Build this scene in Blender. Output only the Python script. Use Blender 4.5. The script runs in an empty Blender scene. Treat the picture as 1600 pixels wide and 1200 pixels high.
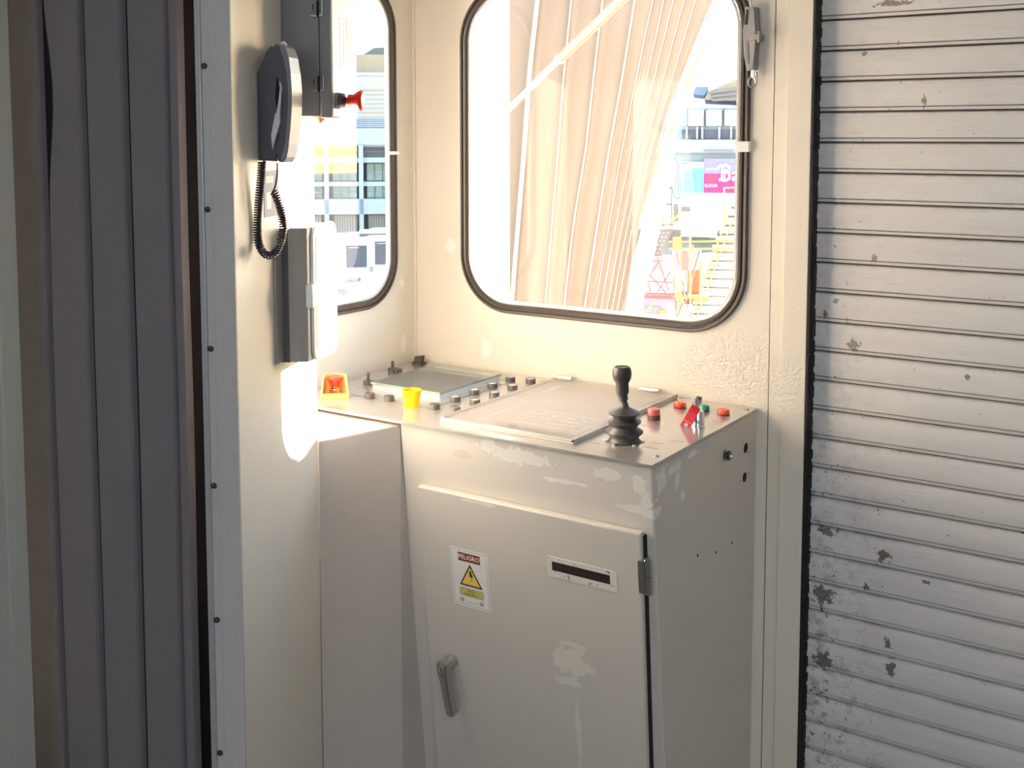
import bpy, bmesh, math, random
from mathutils import Vector, Matrix
from mathutils.noise import noise as pnoise
random.seed(7)
SC = bpy.context.scene
COL = SC.collection
PI = math.pi
V = Vector

# ------------------------------------------------------------------ camera
cam = bpy.data.objects.new('camera', bpy.data.cameras.new('camera')); COL.objects.link(cam)
YAW, PITCH = math.radians(-33.54), math.radians(-4.82)
fw = V((math.sin(YAW)*math.cos(PITCH), math.cos(YAW)*math.cos(PITCH), math.sin(PITCH)))
rt = V((math.cos(YAW), -math.sin(YAW), 0)); up = rt.cross(fw)
CAMLOC = V((1.929, -2.424, 1.62))
cam.matrix_world = Matrix.Translation(CAMLOC) @ Matrix((rt, up, -fw)).transposed().to_4x4()
cam.data.sensor_width = 36; cam.data.lens = 1745/1600*36
cam.data.shift_y = (362.5-600)/1600
cam.data.clip_start = 0.05; cam.data.clip_end = 500
SC.camera = cam
# ------------------------------------------------------------------ world, sun, lamps
world = bpy.data.worlds.new('sky'); SC.world = world; world.use_nodes = True
wn = world.node_tree.nodes; wn.clear(); wl = world.node_tree.links
sky = wn.new('ShaderNodeTexSky'); sky.sky_type = 'NISHITA'; sky.sun_disc = False
sky.sun_elevation = math.radians(14); sky.sun_rotation = math.radians(30.2)
sky.air_density = 1.0; sky.dust_density = 0.6
bg = wn.new('ShaderNodeBackground'); bg.inputs[1].default_value = 0.95
wo = wn.new('ShaderNodeOutputWorld'); wl.new(sky.outputs[0], bg.inputs[0]); wl.new(bg.outputs[0], wo.inputs[0])

SUNDIR = V((1, 1.72, 0.43)).normalized()          # towards the sun
sl = bpy.data.lights.new('sun', 'SUN'); sl.energy = 125; sl.angle = math.radians(0.6); sl.color = (1, 0.86, 0.72)
so = bpy.data.objects.new('sun', sl); COL.objects.link(so)
so.rotation_euler = (-SUNDIR).to_track_quat('-Z', 'Y').to_euler(); so.location = (20, 25, 12)

def area(name, loc, target, sx, sy, power, color):
    l = bpy.data.lights.new(name, 'AREA'); l.shape = 'RECTANGLE'; l.size = sx; l.size_y = sy
    l.energy = power; l.color = color
    o = bpy.data.objects.new(name, l); COL.objects.link(o); o.location = loc
    o.rotation_euler = (V(target)-V(loc)).to_track_quat('-Z', 'Y').to_euler()
    return o
area('ceiling_fill', (2.3, -2.6, 2.38), (2.3, -2.6, 0), 0.6, 1.2, 9, (0.9, 0.94, 1.0))  # added fill lamp under the ceiling, no fixture there
area('rear_fill', (2.2, -4.6, 1.85), (1.6, 0, 1.45), 1.9, 1.1, 20, (0.79, 0.86, 1.0))  # added cool fill lamp for ambient light from behind the camera

SC.view_settings.view_transform = 'Standard'; SC.view_settings.look = 'None'
SC.view_settings.exposure = 0.60; SC.view_settings.gamma = 1.0; SC.view_settings.use_curve_mapping = False
SC.cycles.max_bounces = 10; SC.cycles.diffuse_bounces = 6; SC.cycles.transparent_max_bounces = 12
SC.cycles.sample_clamp_indirect = 6.0

# ------------------------------------------------------------------ materials
def srgb(r, g, b):
    f = lambda c: (c/255/12.92) if c/255 <= 0.04045 else ((c/255+0.055)/1.055)**2.4
    return (f(r), f(g), f(b), 1)
class NT:
    def __init__(s, name):
        s.m = bpy.data.materials.new(name); s.m.use_nodes = True
        s.t = s.m.node_tree; s.p = s.t.nodes['Principled BSDF']; s.tc = s.t.nodes.new('ShaderNodeTexCoord')
    def n(s, typ, **k):
        x = s.t.nodes.new(typ)
        for a, b in k.items(): setattr(x, a, b)
        return x
    def l(s, a, b): s.t.links.new(a, b)
    def noise(s, scale, detail=3, rough=0.5, stretch=None, src=None):
        x = s.n('ShaderNodeTexNoise'); x.inputs['Scale'].default_value = scale
        x.inputs['Detail'].default_value = detail; x.inputs['Roughness'].default_value = rough
        o = src or s.tc.outputs['Object']
        if stretch:
            mp = s.n('ShaderNodeMapping'); mp.inputs['Scale'].default_value = stretch; s.l(o, mp.inputs[0]); o = mp.outputs[0]
        s.l(o, x.inputs['Vector']); return x.outputs[0]
    def math(s, op, a, b=None, clamp=False):
        x = s.n('ShaderNodeMath', operation=op, use_clamp=clamp)
        for i, v in enumerate((a, b)):
            if v is None: continue
            if isinstance(v, (int, float)): x.inputs[i].default_value = v
            else: s.l(v, x.inputs[i])
        return x.outputs[0]
    def ramp(s, v, lo, hi, a=0.0, b=1.0):
        x = s.n('ShaderNodeMapRange', clamp=True)
        for i, q in enumerate((lo, hi, a, b)): x.inputs[1+i].default_value = q
        s.l(v, x.inputs[0]); return x.outputs[0]
    def mix(s, fac, a, b):
        x = s.n('ShaderNodeMix', data_type='RGBA')
        if isinstance(fac, (int, float)): x.inputs[0].default_value = fac
        else: s.l(fac, x.inputs[0])
        for i, v in ((6, a), (7, b)):
            if isinstance(v, tuple): x.inputs[i].default_value = v
            else: s.l(v, x.inputs[i])
        return x.outputs[2]
    def bump(s, h, strength, dist=0.002):
        x = s.n('ShaderNodeBump'); x.inputs['Strength'].default_value = strength; x.inputs['Distance'].default_value = dist
        s.l(h, x.inputs['Height']); s.l(x.outputs[0], s.p.inputs['Normal'])
    def blob(s, c, r, dist, amp=0.9, lo=0.95, hi=1.0):
        # irregular spot: distance to c scaled by r, distorted by a noise
        mp = s.n('ShaderNodeVectorMath', operation='SUBTRACT'); s.l(s.tc.outputs['Object'], mp.inputs[0]); mp.inputs[1].default_value = c
        dv = s.n('ShaderNodeVectorMath', operation='DIVIDE'); s.l(mp.outputs[0], dv.inputs[0]); dv.inputs[1].default_value = r
        ln = s.n('ShaderNodeVectorMath', operation='LENGTH'); s.l(dv.outputs[0], ln.inputs[0])
        v = s.math('ADD', ln.outputs['Value'], s.math('MULTIPLY', s.math('SUBTRACT', dist, 0.5), amp*4))
        return s.ramp(v, lo, hi, 1, 0)
def simple(name, col, rough=0.5, metal=0.0, var=0.05, nscale=30, bump=0.0, bscale=120, coat=0, trans=0, spec=0.5, emit=0, alpha=1, sss=0):
    q = NT(name)
    c2 = tuple(max(0, x*(1-var)) for x in col[:3])+(1,); c3 = tuple(min(1, x*(1+var)) for x in col[:3])+(1,)
    q.l(q.mix(q.noise(nscale), c2, c3), q.p.inputs['Base Color'])
    q.p.inputs['Roughness'].default_value = rough; q.p.inputs['Metallic'].default_value = metal
    q.p.inputs['Specular IOR Level'].default_value = spec
    q.p.inputs['Coat Weight'].default_value = coat; q.p.inputs['Transmission Weight'].default_value = trans
    if sss: q.p.inputs['Subsurface Weight'].default_value = sss; q.p.inputs['Subsurface Radius'].default_value = (.02, .012, .004)
    if emit: q.p.inputs['Emission Color'].default_value = col; q.p.inputs['Emission Strength'].default_value = emit
    if bump: q.bump(q.noise(bscale, 4), bump)
    return q.m
CREAM = srgb(231, 223, 208)
def m_cream(name, col=CREAM, org=(0, 0, 0), blobs=(), wrink=None, rough=0.38, chipcol=srgb(240, 236, 226), dark=srgb(150, 140, 120)):
    q = NT(name)
    base = q.mix(q.noise(3, 4), tuple(x*0.965 for x in col[:3])+(1,), col)
    base = q.mix(q.ramp(q.noise(160, 2), .76, .79), base, dark)          # tiny specks of dirt
    dist = q.noise(38, 5, 0.65)
    for c, r, kind in blobs:
        cc = tuple(c[i]-org[i] for i in range(3))
        m = q.blob(cc, r, dist, .8)
        base = q.mix(m, base, chipcol if kind == 0 else (dark if kind == 1 else kind))
    q.l(base, q.p.inputs['Base Color']); q.p.inputs['Roughness'].default_value = rough
    h = q.noise(260, 2)
    if wrink:                                                             # blistered paint patch
        c, r = wrink; m = q.blob(tuple(c[i]-org[i] for i in range(3)), r, q.noise(6, 2), .3, .3, 1.0)
        w = q.n('ShaderNodeTexNoise', noise_type='RIDGED_MULTIFRACTAL') if False else None
        wv = q.math('MULTIPLY', q.ramp(q.math('ABSOLUTE', q.math('SUBTRACT', q.noise(55, 3, .6), .5)), 0, .12, 1, 0), m)
        h = q.math('ADD', q.math('MULTIPLY', h, .15), wv); q.bump(h, .55, .003)
    else: q.bump(h, .10, .001)
    return q.m
M = {}
M['wall'] = m_cream('cream_wall_paint', blobs=[((.24, -.01, 1.06), (.016, .03, .03), 0), ((.12, 0, 1.33), (.016, .03, .022), 0),
      ((.001, -.055, 1.055), (.02, .012, .03), 0), ((.001, -.06, 1.225), (.02, .009, .016), 0)], wrink=((.95, 0, 1.08), (.2, .1, .12)))
M['gray_paint'] = simple('grey_paint', srgb(194, 190, 187), .36, bump=.6, bscale=60, var=.04)
M['groove'] = simple('dark_joint', srgb(22, 22, 24), .8)
M['pale_strip'] = simple('pale_grey_metal', srgb(188, 188, 190), .35, .3)
M['floor'] = simple('grey_floor_rubber', srgb(95, 95, 96), .7, bump=.4)
M['ceiling'] = simple('off_white_ceiling', srgb(212, 210, 204), .6)
M['farwall'] = simple('pale_green_grey_paint', srgb(205, 206, 196), .5)
M['rubber'] = simple('black_rubber', srgb(62, 54, 50), .42, bump=.1, bscale=200)
M['blackrubber'] = simple('dark_rubber_brush', srgb(26, 25, 27), .8)
M['steel'] = simple('zinc_steel', srgb(190, 188, 184), .28, .9)
M['chrome'] = simple('polished_metal', srgb(225, 225, 228), .12, 1.0, var=.02)
M['castmetal'] = simple('grey_cast_handle', srgb(176, 173, 168), .3, .8)
M['blackp'] = simple('black_plastic', srgb(56, 52, 52), .45)
M['buttongray'] = simple('dark_grey_button_plastic', srgb(78, 72, 68), .35)
M['buttoncap'] = simple('pale_button_insert', srgb(205, 196, 182), .35)
M['phone'] = simple('dark_grey_phone_plastic', srgb(68, 66, 74), .4)
M['phonelight'] = simple('silver_grey_phone_shell', srgb(118, 118, 126), .3)
M['silver'] = simple('silver_highlight_plastic', srgb(206, 206, 214), .3)
M['cord'] = simple('black_cord', srgb(38, 36, 44), .4)
M['cordred'] = simple('dark_red_cord', srgb(70, 42, 48), .4)
M['boxgray'] = simple('mid_grey_box_paint', srgb(122, 122, 124), .45, bump=.08, bscale=150)
M['boxlight'] = simple('pale_grey_paint', srgb(215, 215, 216), .35)
M['caseg'] = simple('warm_grey_case_plastic', srgb(158, 155, 150), .4)
M['cased'] = simple('dark_case_joint', srgb(92, 90, 88), .5)
M['casel'] = simple('light_case_plastic', srgb(214, 213, 210), .4)
M['white'] = simple('white_plastic', srgb(242, 242, 240), .4)
M['paper'] = simple('white_label_paper', srgb(236, 234, 230), .6, var=.02)
M['ink'] = simple('printed_grey_ink', srgb(120, 120, 124), .6)
M['black_ink'] = simple('black_ink', srgb(32, 24, 22), .5)
M['red'] = simple('red_plastic', srgb(214, 28, 20), .3, coat=.3)
M['redorange'] = simple('orange_red_button_lens', srgb(232, 66, 36), .25, coat=.3, sss=.15)
M['reddull'] = simple('pinkish_red_lens', srgb(205, 98, 88), .3, sss=.1)
M['darkred'] = simple('dark_brown_red_ring', srgb(92, 52, 48), .4)
M['green'] = simple('green_button_lens', srgb(18, 132, 108), .3)
M['yellow'] = simple('yellow_plastic', srgb(250, 208, 10), .4, sss=.25)
M['shroud'] = simple('orange_yellow_guard_plastic', srgb(250, 212, 138), .4, sss=.35)
M['amber'] = simple('amber_gland', srgb(160, 110, 40), .4)
M['orange'] = simple('orange_sticker_print', srgb(205, 92, 40), .6)
M['signyellow'] = simple('sign_yellow', srgb(232, 200, 96), .5, var=.03)
M['signred'] = simple('sign_dark_red', srgb(110, 30, 24), .5)
M['lowpanel'] = simple('side_cabinet_grey_cream_paint', srgb(206, 198, 192), .4, bump=.06, bscale=200)
# slats of the dark curtain
q = NT('dark_grey_curtain_slats'); b = q.mix(q.noise(9, 6, .7), srgb(136, 130, 133), srgb(152, 146, 149))
b = q.mix(q.ramp(q.noise(420, 1), .5, .75, 0, .5), b, srgb(164, 156, 160)); q.l(b, q.p.inputs['Base Color']); q.p.inputs['Roughness'].default_value = .62; M['slat'] = q.m
M['slatgap'] = simple('curtain_hinge_and_shade_black', srgb(34, 30, 32), .8)
# roller shutter with dirt
def m_shutter():
    q = NT('off_white_shutter_paint'); ob = q.tc.outputs['Object']
    sep = q.n('ShaderNodeSeparateXYZ'); q.l(ob, sep.inputs[0]); X, Z = sep.outputs[0], sep.outputs[2]
    base = q.mix(q.noise(2.5, 5, .6, (1, 1, 6)), srgb(216, 212, 208), srgb(238, 235, 232))
    streak = q.ramp(q.noise(6, 6, .7, (1, 1, 34)), .56, .74, 0, .28); base = q.mix(streak, base, srgb(130, 118, 104))
    left = q.ramp(X, 1.12, 1.34, 1, 0); low = q.ramp(Z, .35, 1.2, 1, .25)
    dirt = q.math('MULTIPLY', q.ramp(q.noise(30, 6, .75), .50, .66, 0, .85), q.math('MULTIPLY', left, low)); base = q.mix(q.math('MULTIPLY', dirt, .9), base, srgb(88, 78, 72))
    sp = q.math('ADD', q.noise(75, 4, .7), q.math('MULTIPLY', q.math('MULTIPLY', left, low), .085))
    base = q.mix(q.ramp(sp, .685, .70), base, srgb(52, 46, 42))
    ln = q.ramp(q.math('MODULO', q.math('ADD', q.math('SUBTRACT', Z, 1.878-28*.0669), .0669*3), .0669), .055, .0669, 0, .45)
    base = q.mix(q.math('MULTIPLY', ln, q.ramp(q.noise(9, 5, .7, (1, 1, .2)), .42, .62)), base, srgb(120, 108, 96))
    sp2 = q.ramp(q.noise(34, 3, .6), .755, .765); base = q.mix(sp2, base, srgb(60, 52, 46))
    dist = q.noise(70, 4, .7)
    for c, r in (((1.212, .03, 1.165), (.013, .1, .011)), ((1.31, .03, .45), (.010, .1, .016)), ((1.28, .03, 1.905), (.035, .1, .006)), ((1.302, .03, .505), (.006, .1, .012)), ((1.16, .03, .425), (.02, .1, .022)), ((1.145, .03, 1.225), (.006, .1, .012)), ((1.215, .03, 1.80), (.005, .1, .005)), ((1.345, .03, 1.70), (.004, .1, .014)), ((1.255, .03, .62), (.008, .1, .006)), ((1.155, .03, .58), (.022, .1, .018)), ((1.29, .03, .70), (.012, .1, .014)), ((1.16, .03, .73), (.020, .1, .010)), ((1.25, .03, 1.36), (.006, .1, .006)), ((1.17, .03, 1.26), (.006, .1, .005)), ((1.38, .03, .66), (.008, .1, .005)), ((1.45, .03, 1.12), (.004, .1, .005))):
        base = q.mix(q.math('MULTIPLY', q.blob(c, r, dist, 1.3), .8), base, srgb(74, 66, 60))
    q.l(base, q.p.inputs['Base Color']); q.p.inputs['Roughness'].default_value = .42
    q.bump(q.noise(14, 4), .12, .004); return q.m
M['shutter'] = m_shutter()
M['shuttergap'] = simple('shutter_joint_grime', srgb(52, 46, 42), .8)
# console top
q = NT('brushed_grey_console_top'); b = q.mix(q.noise(60, 3, .5, (1, 8, 1)), srgb(190, 186, 180), srgb(206, 202, 196))
q.l(b, q.p.inputs['Base Color']); q.p.inputs['Roughness'].default_value = .16; q.p.inputs['Metallic'].default_value = .55
q.bump(q.noise(25, 2), .03, .002); M['top'] = q.m
# panes: thin clear glass
def m_glass(name, tint=(1, 1, 1, 1), dirt=.0, refl=1.0):
    q = NT(name); q.t.nodes.remove(q.p); out = q.t.nodes['Material Output']
    tr = q.n('ShaderNodeBsdfTransparent'); tr.inputs[0].default_value = tint
    gl = q.n('ShaderNodeBsdfGlossy'); gl.inputs['Roughness'].default_value = .02
    fr = q.n('ShaderNodeFresnel'); fr.inputs[0].default_value = 1.45
    mx = q.n('ShaderNodeMixShader'); q.l(q.math('MULTIPLY', fr.outputs[0], refl), mx.inputs[0]); q.l(tr.outputs[0], mx.inputs[1]); q.l(gl.outputs[0], mx.inputs[2])
    o = mx.outputs[0]
    if dirt:
        df = q.n('ShaderNodeBsdfDiffuse'); df.inputs[0].default_value = (.9, .88, .84, 1)
        m2 = q.n('ShaderNodeMixShader'); q.l(q.ramp(q.noise(4, 5, .6), .3, .8, dirt*.5, dirt*1.5), m2.inputs[0]); q.l(o, m2.inputs[1]); q.l(df.outputs[0], m2.inputs[2]); o = m2.outputs[0]
    q.l(o, out.inputs[0]); return q.m
M['pane'] = m_glass('clear_window_glass', (.98, .98, .98, 1), .015)
M['greenglass'] = m_glass('greenish_cover_glass', (.86, .93, .88, 1), .10)
M['acrylic'] = m_glass('clear_acrylic_lid', (1, .99, .98, 1), .10, .45)
M['glassedge'] = simple('green_glass_edge', srgb(178, 200, 186), .2, trans=.3)
# exterior
M['fabric'] = None
def m_fabric(name, col, t=.45):
    q = NT(name); q.t.nodes.remove(q.p); out = q.t.nodes['Material Output']
    c = q.mix(q.noise(5, 4), tuple(x*.9 for x in col[:3])+(1,), col)
    df = q.n('ShaderNodeBsdfDiffuse'); tl = q.n('ShaderNodeBsdfTranslucent'); q.l(c, df.inputs[0]); q.l(c, tl.inputs[0])
    mx = q.n('ShaderNodeMixShader'); mx.inputs[0].default_value = t; q.l(df.outputs[0], mx.inputs[1]); q.l(tl.outputs[0], mx.inputs[2]); q.l(mx.outputs[0], out.inputs[0]); return q.m
M['fabric'] = m_fabric('tan_canopy_fabric', srgb(112, 103, 96), .06)
M['sheer'] = m_fabric('white_canopy_edge_cloth', srgb(205, 196, 182), .15)
M['concrete'] = simple('apron_concrete', srgb(122, 120, 116), .9)
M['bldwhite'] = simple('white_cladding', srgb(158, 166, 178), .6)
M['bldblue'] = simple('blue_grey_steel', srgb(100, 118, 138), .5)
M['bldglass'] = simple('terminal_glass', srgb(80, 118, 120), .15, .2)
M['bldtan'] = simple('tan_roof', srgb(150, 132, 108), .7)
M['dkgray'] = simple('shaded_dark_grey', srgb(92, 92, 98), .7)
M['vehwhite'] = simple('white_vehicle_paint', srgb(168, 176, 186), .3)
M['vehglass'] = simple('dark_vehicle_glass', srgb(50, 62, 78), .1)
M['gseyellow'] = simple('yellow_steel_paint', srgb(236, 206, 60), .5)
M['gsered'] = simple('red_steel_paint', srgb(206, 60, 60), .5)
M['gseorange'] = simple('orange_steel_paint', srgb(236, 140, 60), .5)
M['pink'] = simple('magenta_banner_print', srgb(216, 40, 110), .5)
M['skyblue'] = simple('light_blue_banner_print', srgb(110, 180, 226), .5)
M['bannergray'] = simple('violet_grey_banner_print', srgb(140, 130, 160), .5)
M['polecream'] = simple('cream_pole_paint', srgb(92, 82, 66), .5)

# ------------------------------------------------------------------ mesh builder
class MB:
    def __init__(s, T=None): s.bm = bmesh.new(); s.mats = []; s.T = T or Matrix.Identity(4)
    def mi(s, m):
        m = M[m] if isinstance(m, str) else m
        if m not in s.mats: s.mats.append(m)
        return s.mats.index(m)
    def _v(s, p): return s.bm.verts.new(s.T @ V(p))
    def face(s, pts, m, smooth=False):
        f = s.bm.faces.new([s._v(p) for p in pts]); f.material_index = s.mi(m); f.smooth = smooth; return f
    def box(s, a, b, m, bev=0, seg=2):
        x0, y0, z0 = a; x1, y1, z1 = b
        if x0 > x1: x0, x1 = x1, x0
        if y0 > y1: y0, y1 = y1, y0
        if z0 > z1: z0, z1 = z1, z0
        vs = [s._v(p) for p in ((x0,y0,z0),(x1,y0,z0),(x1,y1,z0),(x0,y1,z0),(x0,y0,z1),(x1,y0,z1),(x1,y1,z1),(x0,y1,z1))]
        k = s.mi(m); fs = []
        for q in ((0,3,2,1),(4,5,6,7),(0,1,5,4),(1,2,6,5),(2,3,7,6),(3,0,4,7)):
            f = s.bm.faces.new([vs[i] for i in q]); f.material_index = k; fs.append(f)
        if bev:
            ed = list({e for f in fs for e in f.edges})
            r = bmesh.ops.bevel(s.bm, geom=ed, offset=bev, segments=seg, affect='EDGES', profile=.5, clamp_overlap=True)
            for f in r['faces']: f.smooth = True; f.material_index = k
        return s
    def prism(s, poly, d0, d1, m, axis=2, bev=0, smooth=False, m2=None):
        # poly 2D; axis = extrusion axis. axis2: (x,y)->z ; axis1: (x,z)->y ; axis0: (y,z)->x
        def P(p, d): return {2: (p[0], p[1], d), 1: (p[0], d, p[1]), 0: (d, p[0], p[1])}[axis]
        k = s.mi(m); k2 = s.mi(m2) if m2 else k
        A = [s._v(P(p, d0)) for p in poly]; Bv = [s._v(P(p, d1)) for p in poly]
        fs = [s.bm.faces.new(A[::-1]), s.bm.faces.new(Bv)]
        for f in fs: f.material_index = k2
        n = len(poly)
        for i in range(n):
            f = s.bm.faces.new((A[i], A[(i+1) % n], Bv[(i+1) % n], Bv[i])); f.material_index = k; f.smooth = smooth; fs.append(f)
        if bev:
            ed = list({e for f in fs[:2] for e in f.edges})
            r = bmesh.ops.bevel(s.bm, geom=ed, offset=bev, segments=2, affect='EDGES', clamp_overlap=True)
            for f in r['faces']: f.smooth = True
        return s
    def lathe(s, prof, m, c=(0, 0, 0), ax=(0, 0, 1), n=28, sx=1.0):
        # prof: (radius, height) list along ax from c ; m a material or list per segment
        ax = V(ax).normalized(); t = V((1, 0, 0)) if abs(ax.x) < .9 else V((0, 1, 0))
        u = ax.cross(t).normalized(); w = ax.cross(u)
        rings = []
        for r, h in prof:
            if r <= 1e-6: rings.append([s._v(V(c)+ax*h)]); continue
            rings.append([s._v(V(c)+ax*h+(u*math.cos(2*PI*i/n)*sx+w*math.sin(2*PI*i/n))*r) for i in range(n)])
        for j in range(len(rings)-1):
            a, b = rings[j], rings[j+1]; k = s.mi(m[j] if isinstance(m, (list, tuple)) else m)
            for i in range(n):
                i2 = (i+1) % n
                if len(a) == 1 and len(b) == 1: continue
                if len(a) == 1: vs = (a[0], b[i2], b[i])
                elif len(b) == 1: vs = (a[i], a[i2], b[0])
                else: vs = (a[i], a[i2], b[i2], b[i])
                f = s.bm.faces.new(vs); f.material_index = k; f.smooth = True
        return s
    def cyl(s, p0, p1, r, m, n=16, r1=None):
        p0, p1 = V(p0), V(p1); h = (p1-p0).length; r1 = r if r1 is None else r1
        return s.lathe([(0, 0), (r, 0), (r, 0), (r1, h), (r1, h), (0, h)], m, p0, p1-p0, n)
    def tube(s, pts, r, m, n=8, caps=True, closed=False):
        pts = [V(p) for p in pts]; k = s.mi(m); rings = []; N = len(pts)
        prev = None
        for i, p in enumerate(pts):
            if closed: t = pts[(i+1) % N]-pts[i-1]
            else: t = pts[min(i+1, N-1)]-pts[max(i-1, 0)]
            t.normalize()
            if prev is None: u = t.orthogonal().normalized()
            else:
                u = prev-t*prev.dot(t)
                u = u.normalized() if u.length > 1e-6 else t.orthogonal().normalized()
            prev = u; w = t.cross(u)
            rr = r[i] if isinstance(r, (list, tuple)) else r
            rings.append([s._v(p+(u*math.cos(2*PI*j/n)+w*math.sin(2*PI*j/n))*rr) for j in range(n)])
        for i in range(N if closed else N-1):
            a, b = rings[i], rings[(i+1) % N]
            for j in range(n):
                f = s.bm.faces.new((a[j], a[(j+1) % n], b[(j+1) % n], b[j])); f.material_index = k; f.smooth = True
        if caps and not closed:
            for rg, rv in ((rings[0], True), (rings[-1], False)):
                f = s.bm.faces.new(rg[::-1] if rv else rg); f.material_index = k
        return s
    def text(s, txt, T, size, m, depth=.0004, bold=0.0, align='CENTER'):
        cu = bpy.data.curves.new('t', 'FONT'); cu.body = txt; cu.size = size; cu.extrude = depth; cu.offset = bold
        cu.align_x = align; cu.align_y = 'CENTER'; cu.resolution_u = 2
        o = bpy.data.objects.new('t', cu); me = bpy.data.meshes.new_from_object(o)
        k = s.mi(m); vm = [s.bm.verts.new(s.T @ T @ v.co) for v in me.vertices]
        for p in me.polygons:
            try: f = s.bm.faces.new([vm[i] for i in p.vertices]); f.material_index = k
            except ValueError: pass
        bpy.data.objects.remove(o); bpy.data.curves.remove(cu); bpy.data.meshes.remove(me); return s
    def build(s, name, parent=None, org=None, sharp=35):
        bm = s.bm; bmesh.ops.remove_doubles(bm, verts=bm.verts, dist=1e-6)
        bmesh.ops.recalc_face_normals(bm, faces=bm.faces)
        lim = math.radians(sharp)
        for e in bm.edges:
            if len(e.link_faces) == 2 and e.calc_face_angle(0) > lim: e.smooth = False
        if org is None:
            xs = [v.co.x for v in bm.verts]; ys = [v.co.y for v in bm.verts]; zs = [v.co.z for v in bm.verts]
            org = V(((min(xs)+max(xs))/2, (min(ys)+max(ys))/2, min(zs)))
        org = V(org)
        for v in bm.verts: v.co -= org
        me = bpy.data.meshes.new(name); bm.to_mesh(me); bm.free()
        for m in s.mats: me.materials.append(m)
        o = bpy.data.objects.new(name, me); COL.objects.link(o)
        if parent is not None:
            o.parent = parent; pw = parent.get('wloc'); o.location = org-V(pw)
        else: o.location = org
        o['wloc'] = list(org); return o
def empty(name, loc, label, cat, group=None):
    o = bpy.data.objects.new(name, None); COL.objects.link(o); o.location = loc; o['wloc'] = list(loc); o.empty_display_size = .05
    return tag(o, label, cat, group)
def tag(o, label, cat, group=None, kind=None):
    o['label'] = label; o['category'] = cat
    if group: o['group'] = group
    if kind: o['kind'] = kind
    return o
def struct(o, label=None):
    o['kind'] = 'structure'
    if label: o['label'] = label
    return o
def rrect(x0, z0, x1, z1, r, off=0, n=10):
    x0 += off; z0 += off; x1 -= off; z1 -= off; r = max(r-off, .001); pts = []
    for cx, cz, a in ((x1-r, z0+r, -90), (x1-r, z1-r, 0), (x0+r, z1-r, 90), (x0+r, z0+r, 180)):
        for i in range(n+1):
            t = math.radians(a+90*i/n); pts.append((cx+r*math.cos(t), cz+r*math.sin(t)))
    return pts
def frame(o, x, y, z):
    m = Matrix((V(x), V(y), V(z))).transposed().to_4x4(); m.translation = V(o); return m
def wall_hole(mb, outer, loop, T, th, m):
    # outer: rectangle (x0,z0,x1,z1) ; loop: hole outline ; local (u, w, v), wall front at w=0, back at w=th
    x0, z0, x1, z1 = outer; n = len(loop); k = mb.mi(m)
    def onrect(p):
        cx = sum(q[0] for q in loop)/n; cz = sum(q[1] for q in loop)/n; dx, dz = p[0]-cx, p[1]-cz; t = 1e9
        if dx > 1e-9: t = min(t, (x1-cx)/dx)
        if dx < -1e-9: t = min(t, (x0-cx)/dx)
        if dz > 1e-9: t = min(t, (z1-cz)/dz)
        if dz < -1e-9: t = min(t, (z0-cz)/dz)
        return (cx+dx*t, cz+dz*t)
    out = [onrect(p) for p in loop]
    for c in ((x0, z0), (x1, z0), (x1, z1), (x0, z1)):
        i = min(range(n), key=lambda j: (out[j][0]-c[0])**2+(out[j][1]-c[1])**2); out[i] = c
    for w in (0, th):
        A = [mb.bm.verts.new(mb.T @ T @ V((p[0], w, p[1]))) for p in loop]; B_ = [mb.bm.verts.new(mb.T @ T @ V((p[0], w, p[1]))) for p in out]
        for i in range(n):
            j = (i+1) % n; f = mb.bm.faces.new((A[i], A[j], B_[j], B_[i])); f.material_index = k
    for i in range(n):
        j = (i+1) % n
        f = mb.bm.faces.new([mb.bm.verts.new(mb.T @ T @ V(q)) for q in ((loop[i][0], 0, loop[i][1]), (loop[j][0], 0, loop[j][1]), (loop[j][0], th, loop[j][1]), (loop[i][0], th, loop[i][1]))]); f.material_index = k
def seal(mb, rect, r, prof, T, m):
    # prof: list of (inward offset, protrusion)
    loops = [[T @ V((p[0], -h, p[1])) for p in rrect(*rect, r, off, 12)] for off, h in prof]; k = mb.mi(m)
    vs = [[mb.bm.verts.new(mb.T @ p) for p in L] for L in loops]; n = len(vs[0])
    for a, b in zip(vs, vs[1:]):
        for i in range(n):
            f = mb.bm.faces.new((a[i], a[(i+1) % n], b[(i+1) % n], b[i])); f.material_index = k; f.smooth = True

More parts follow.
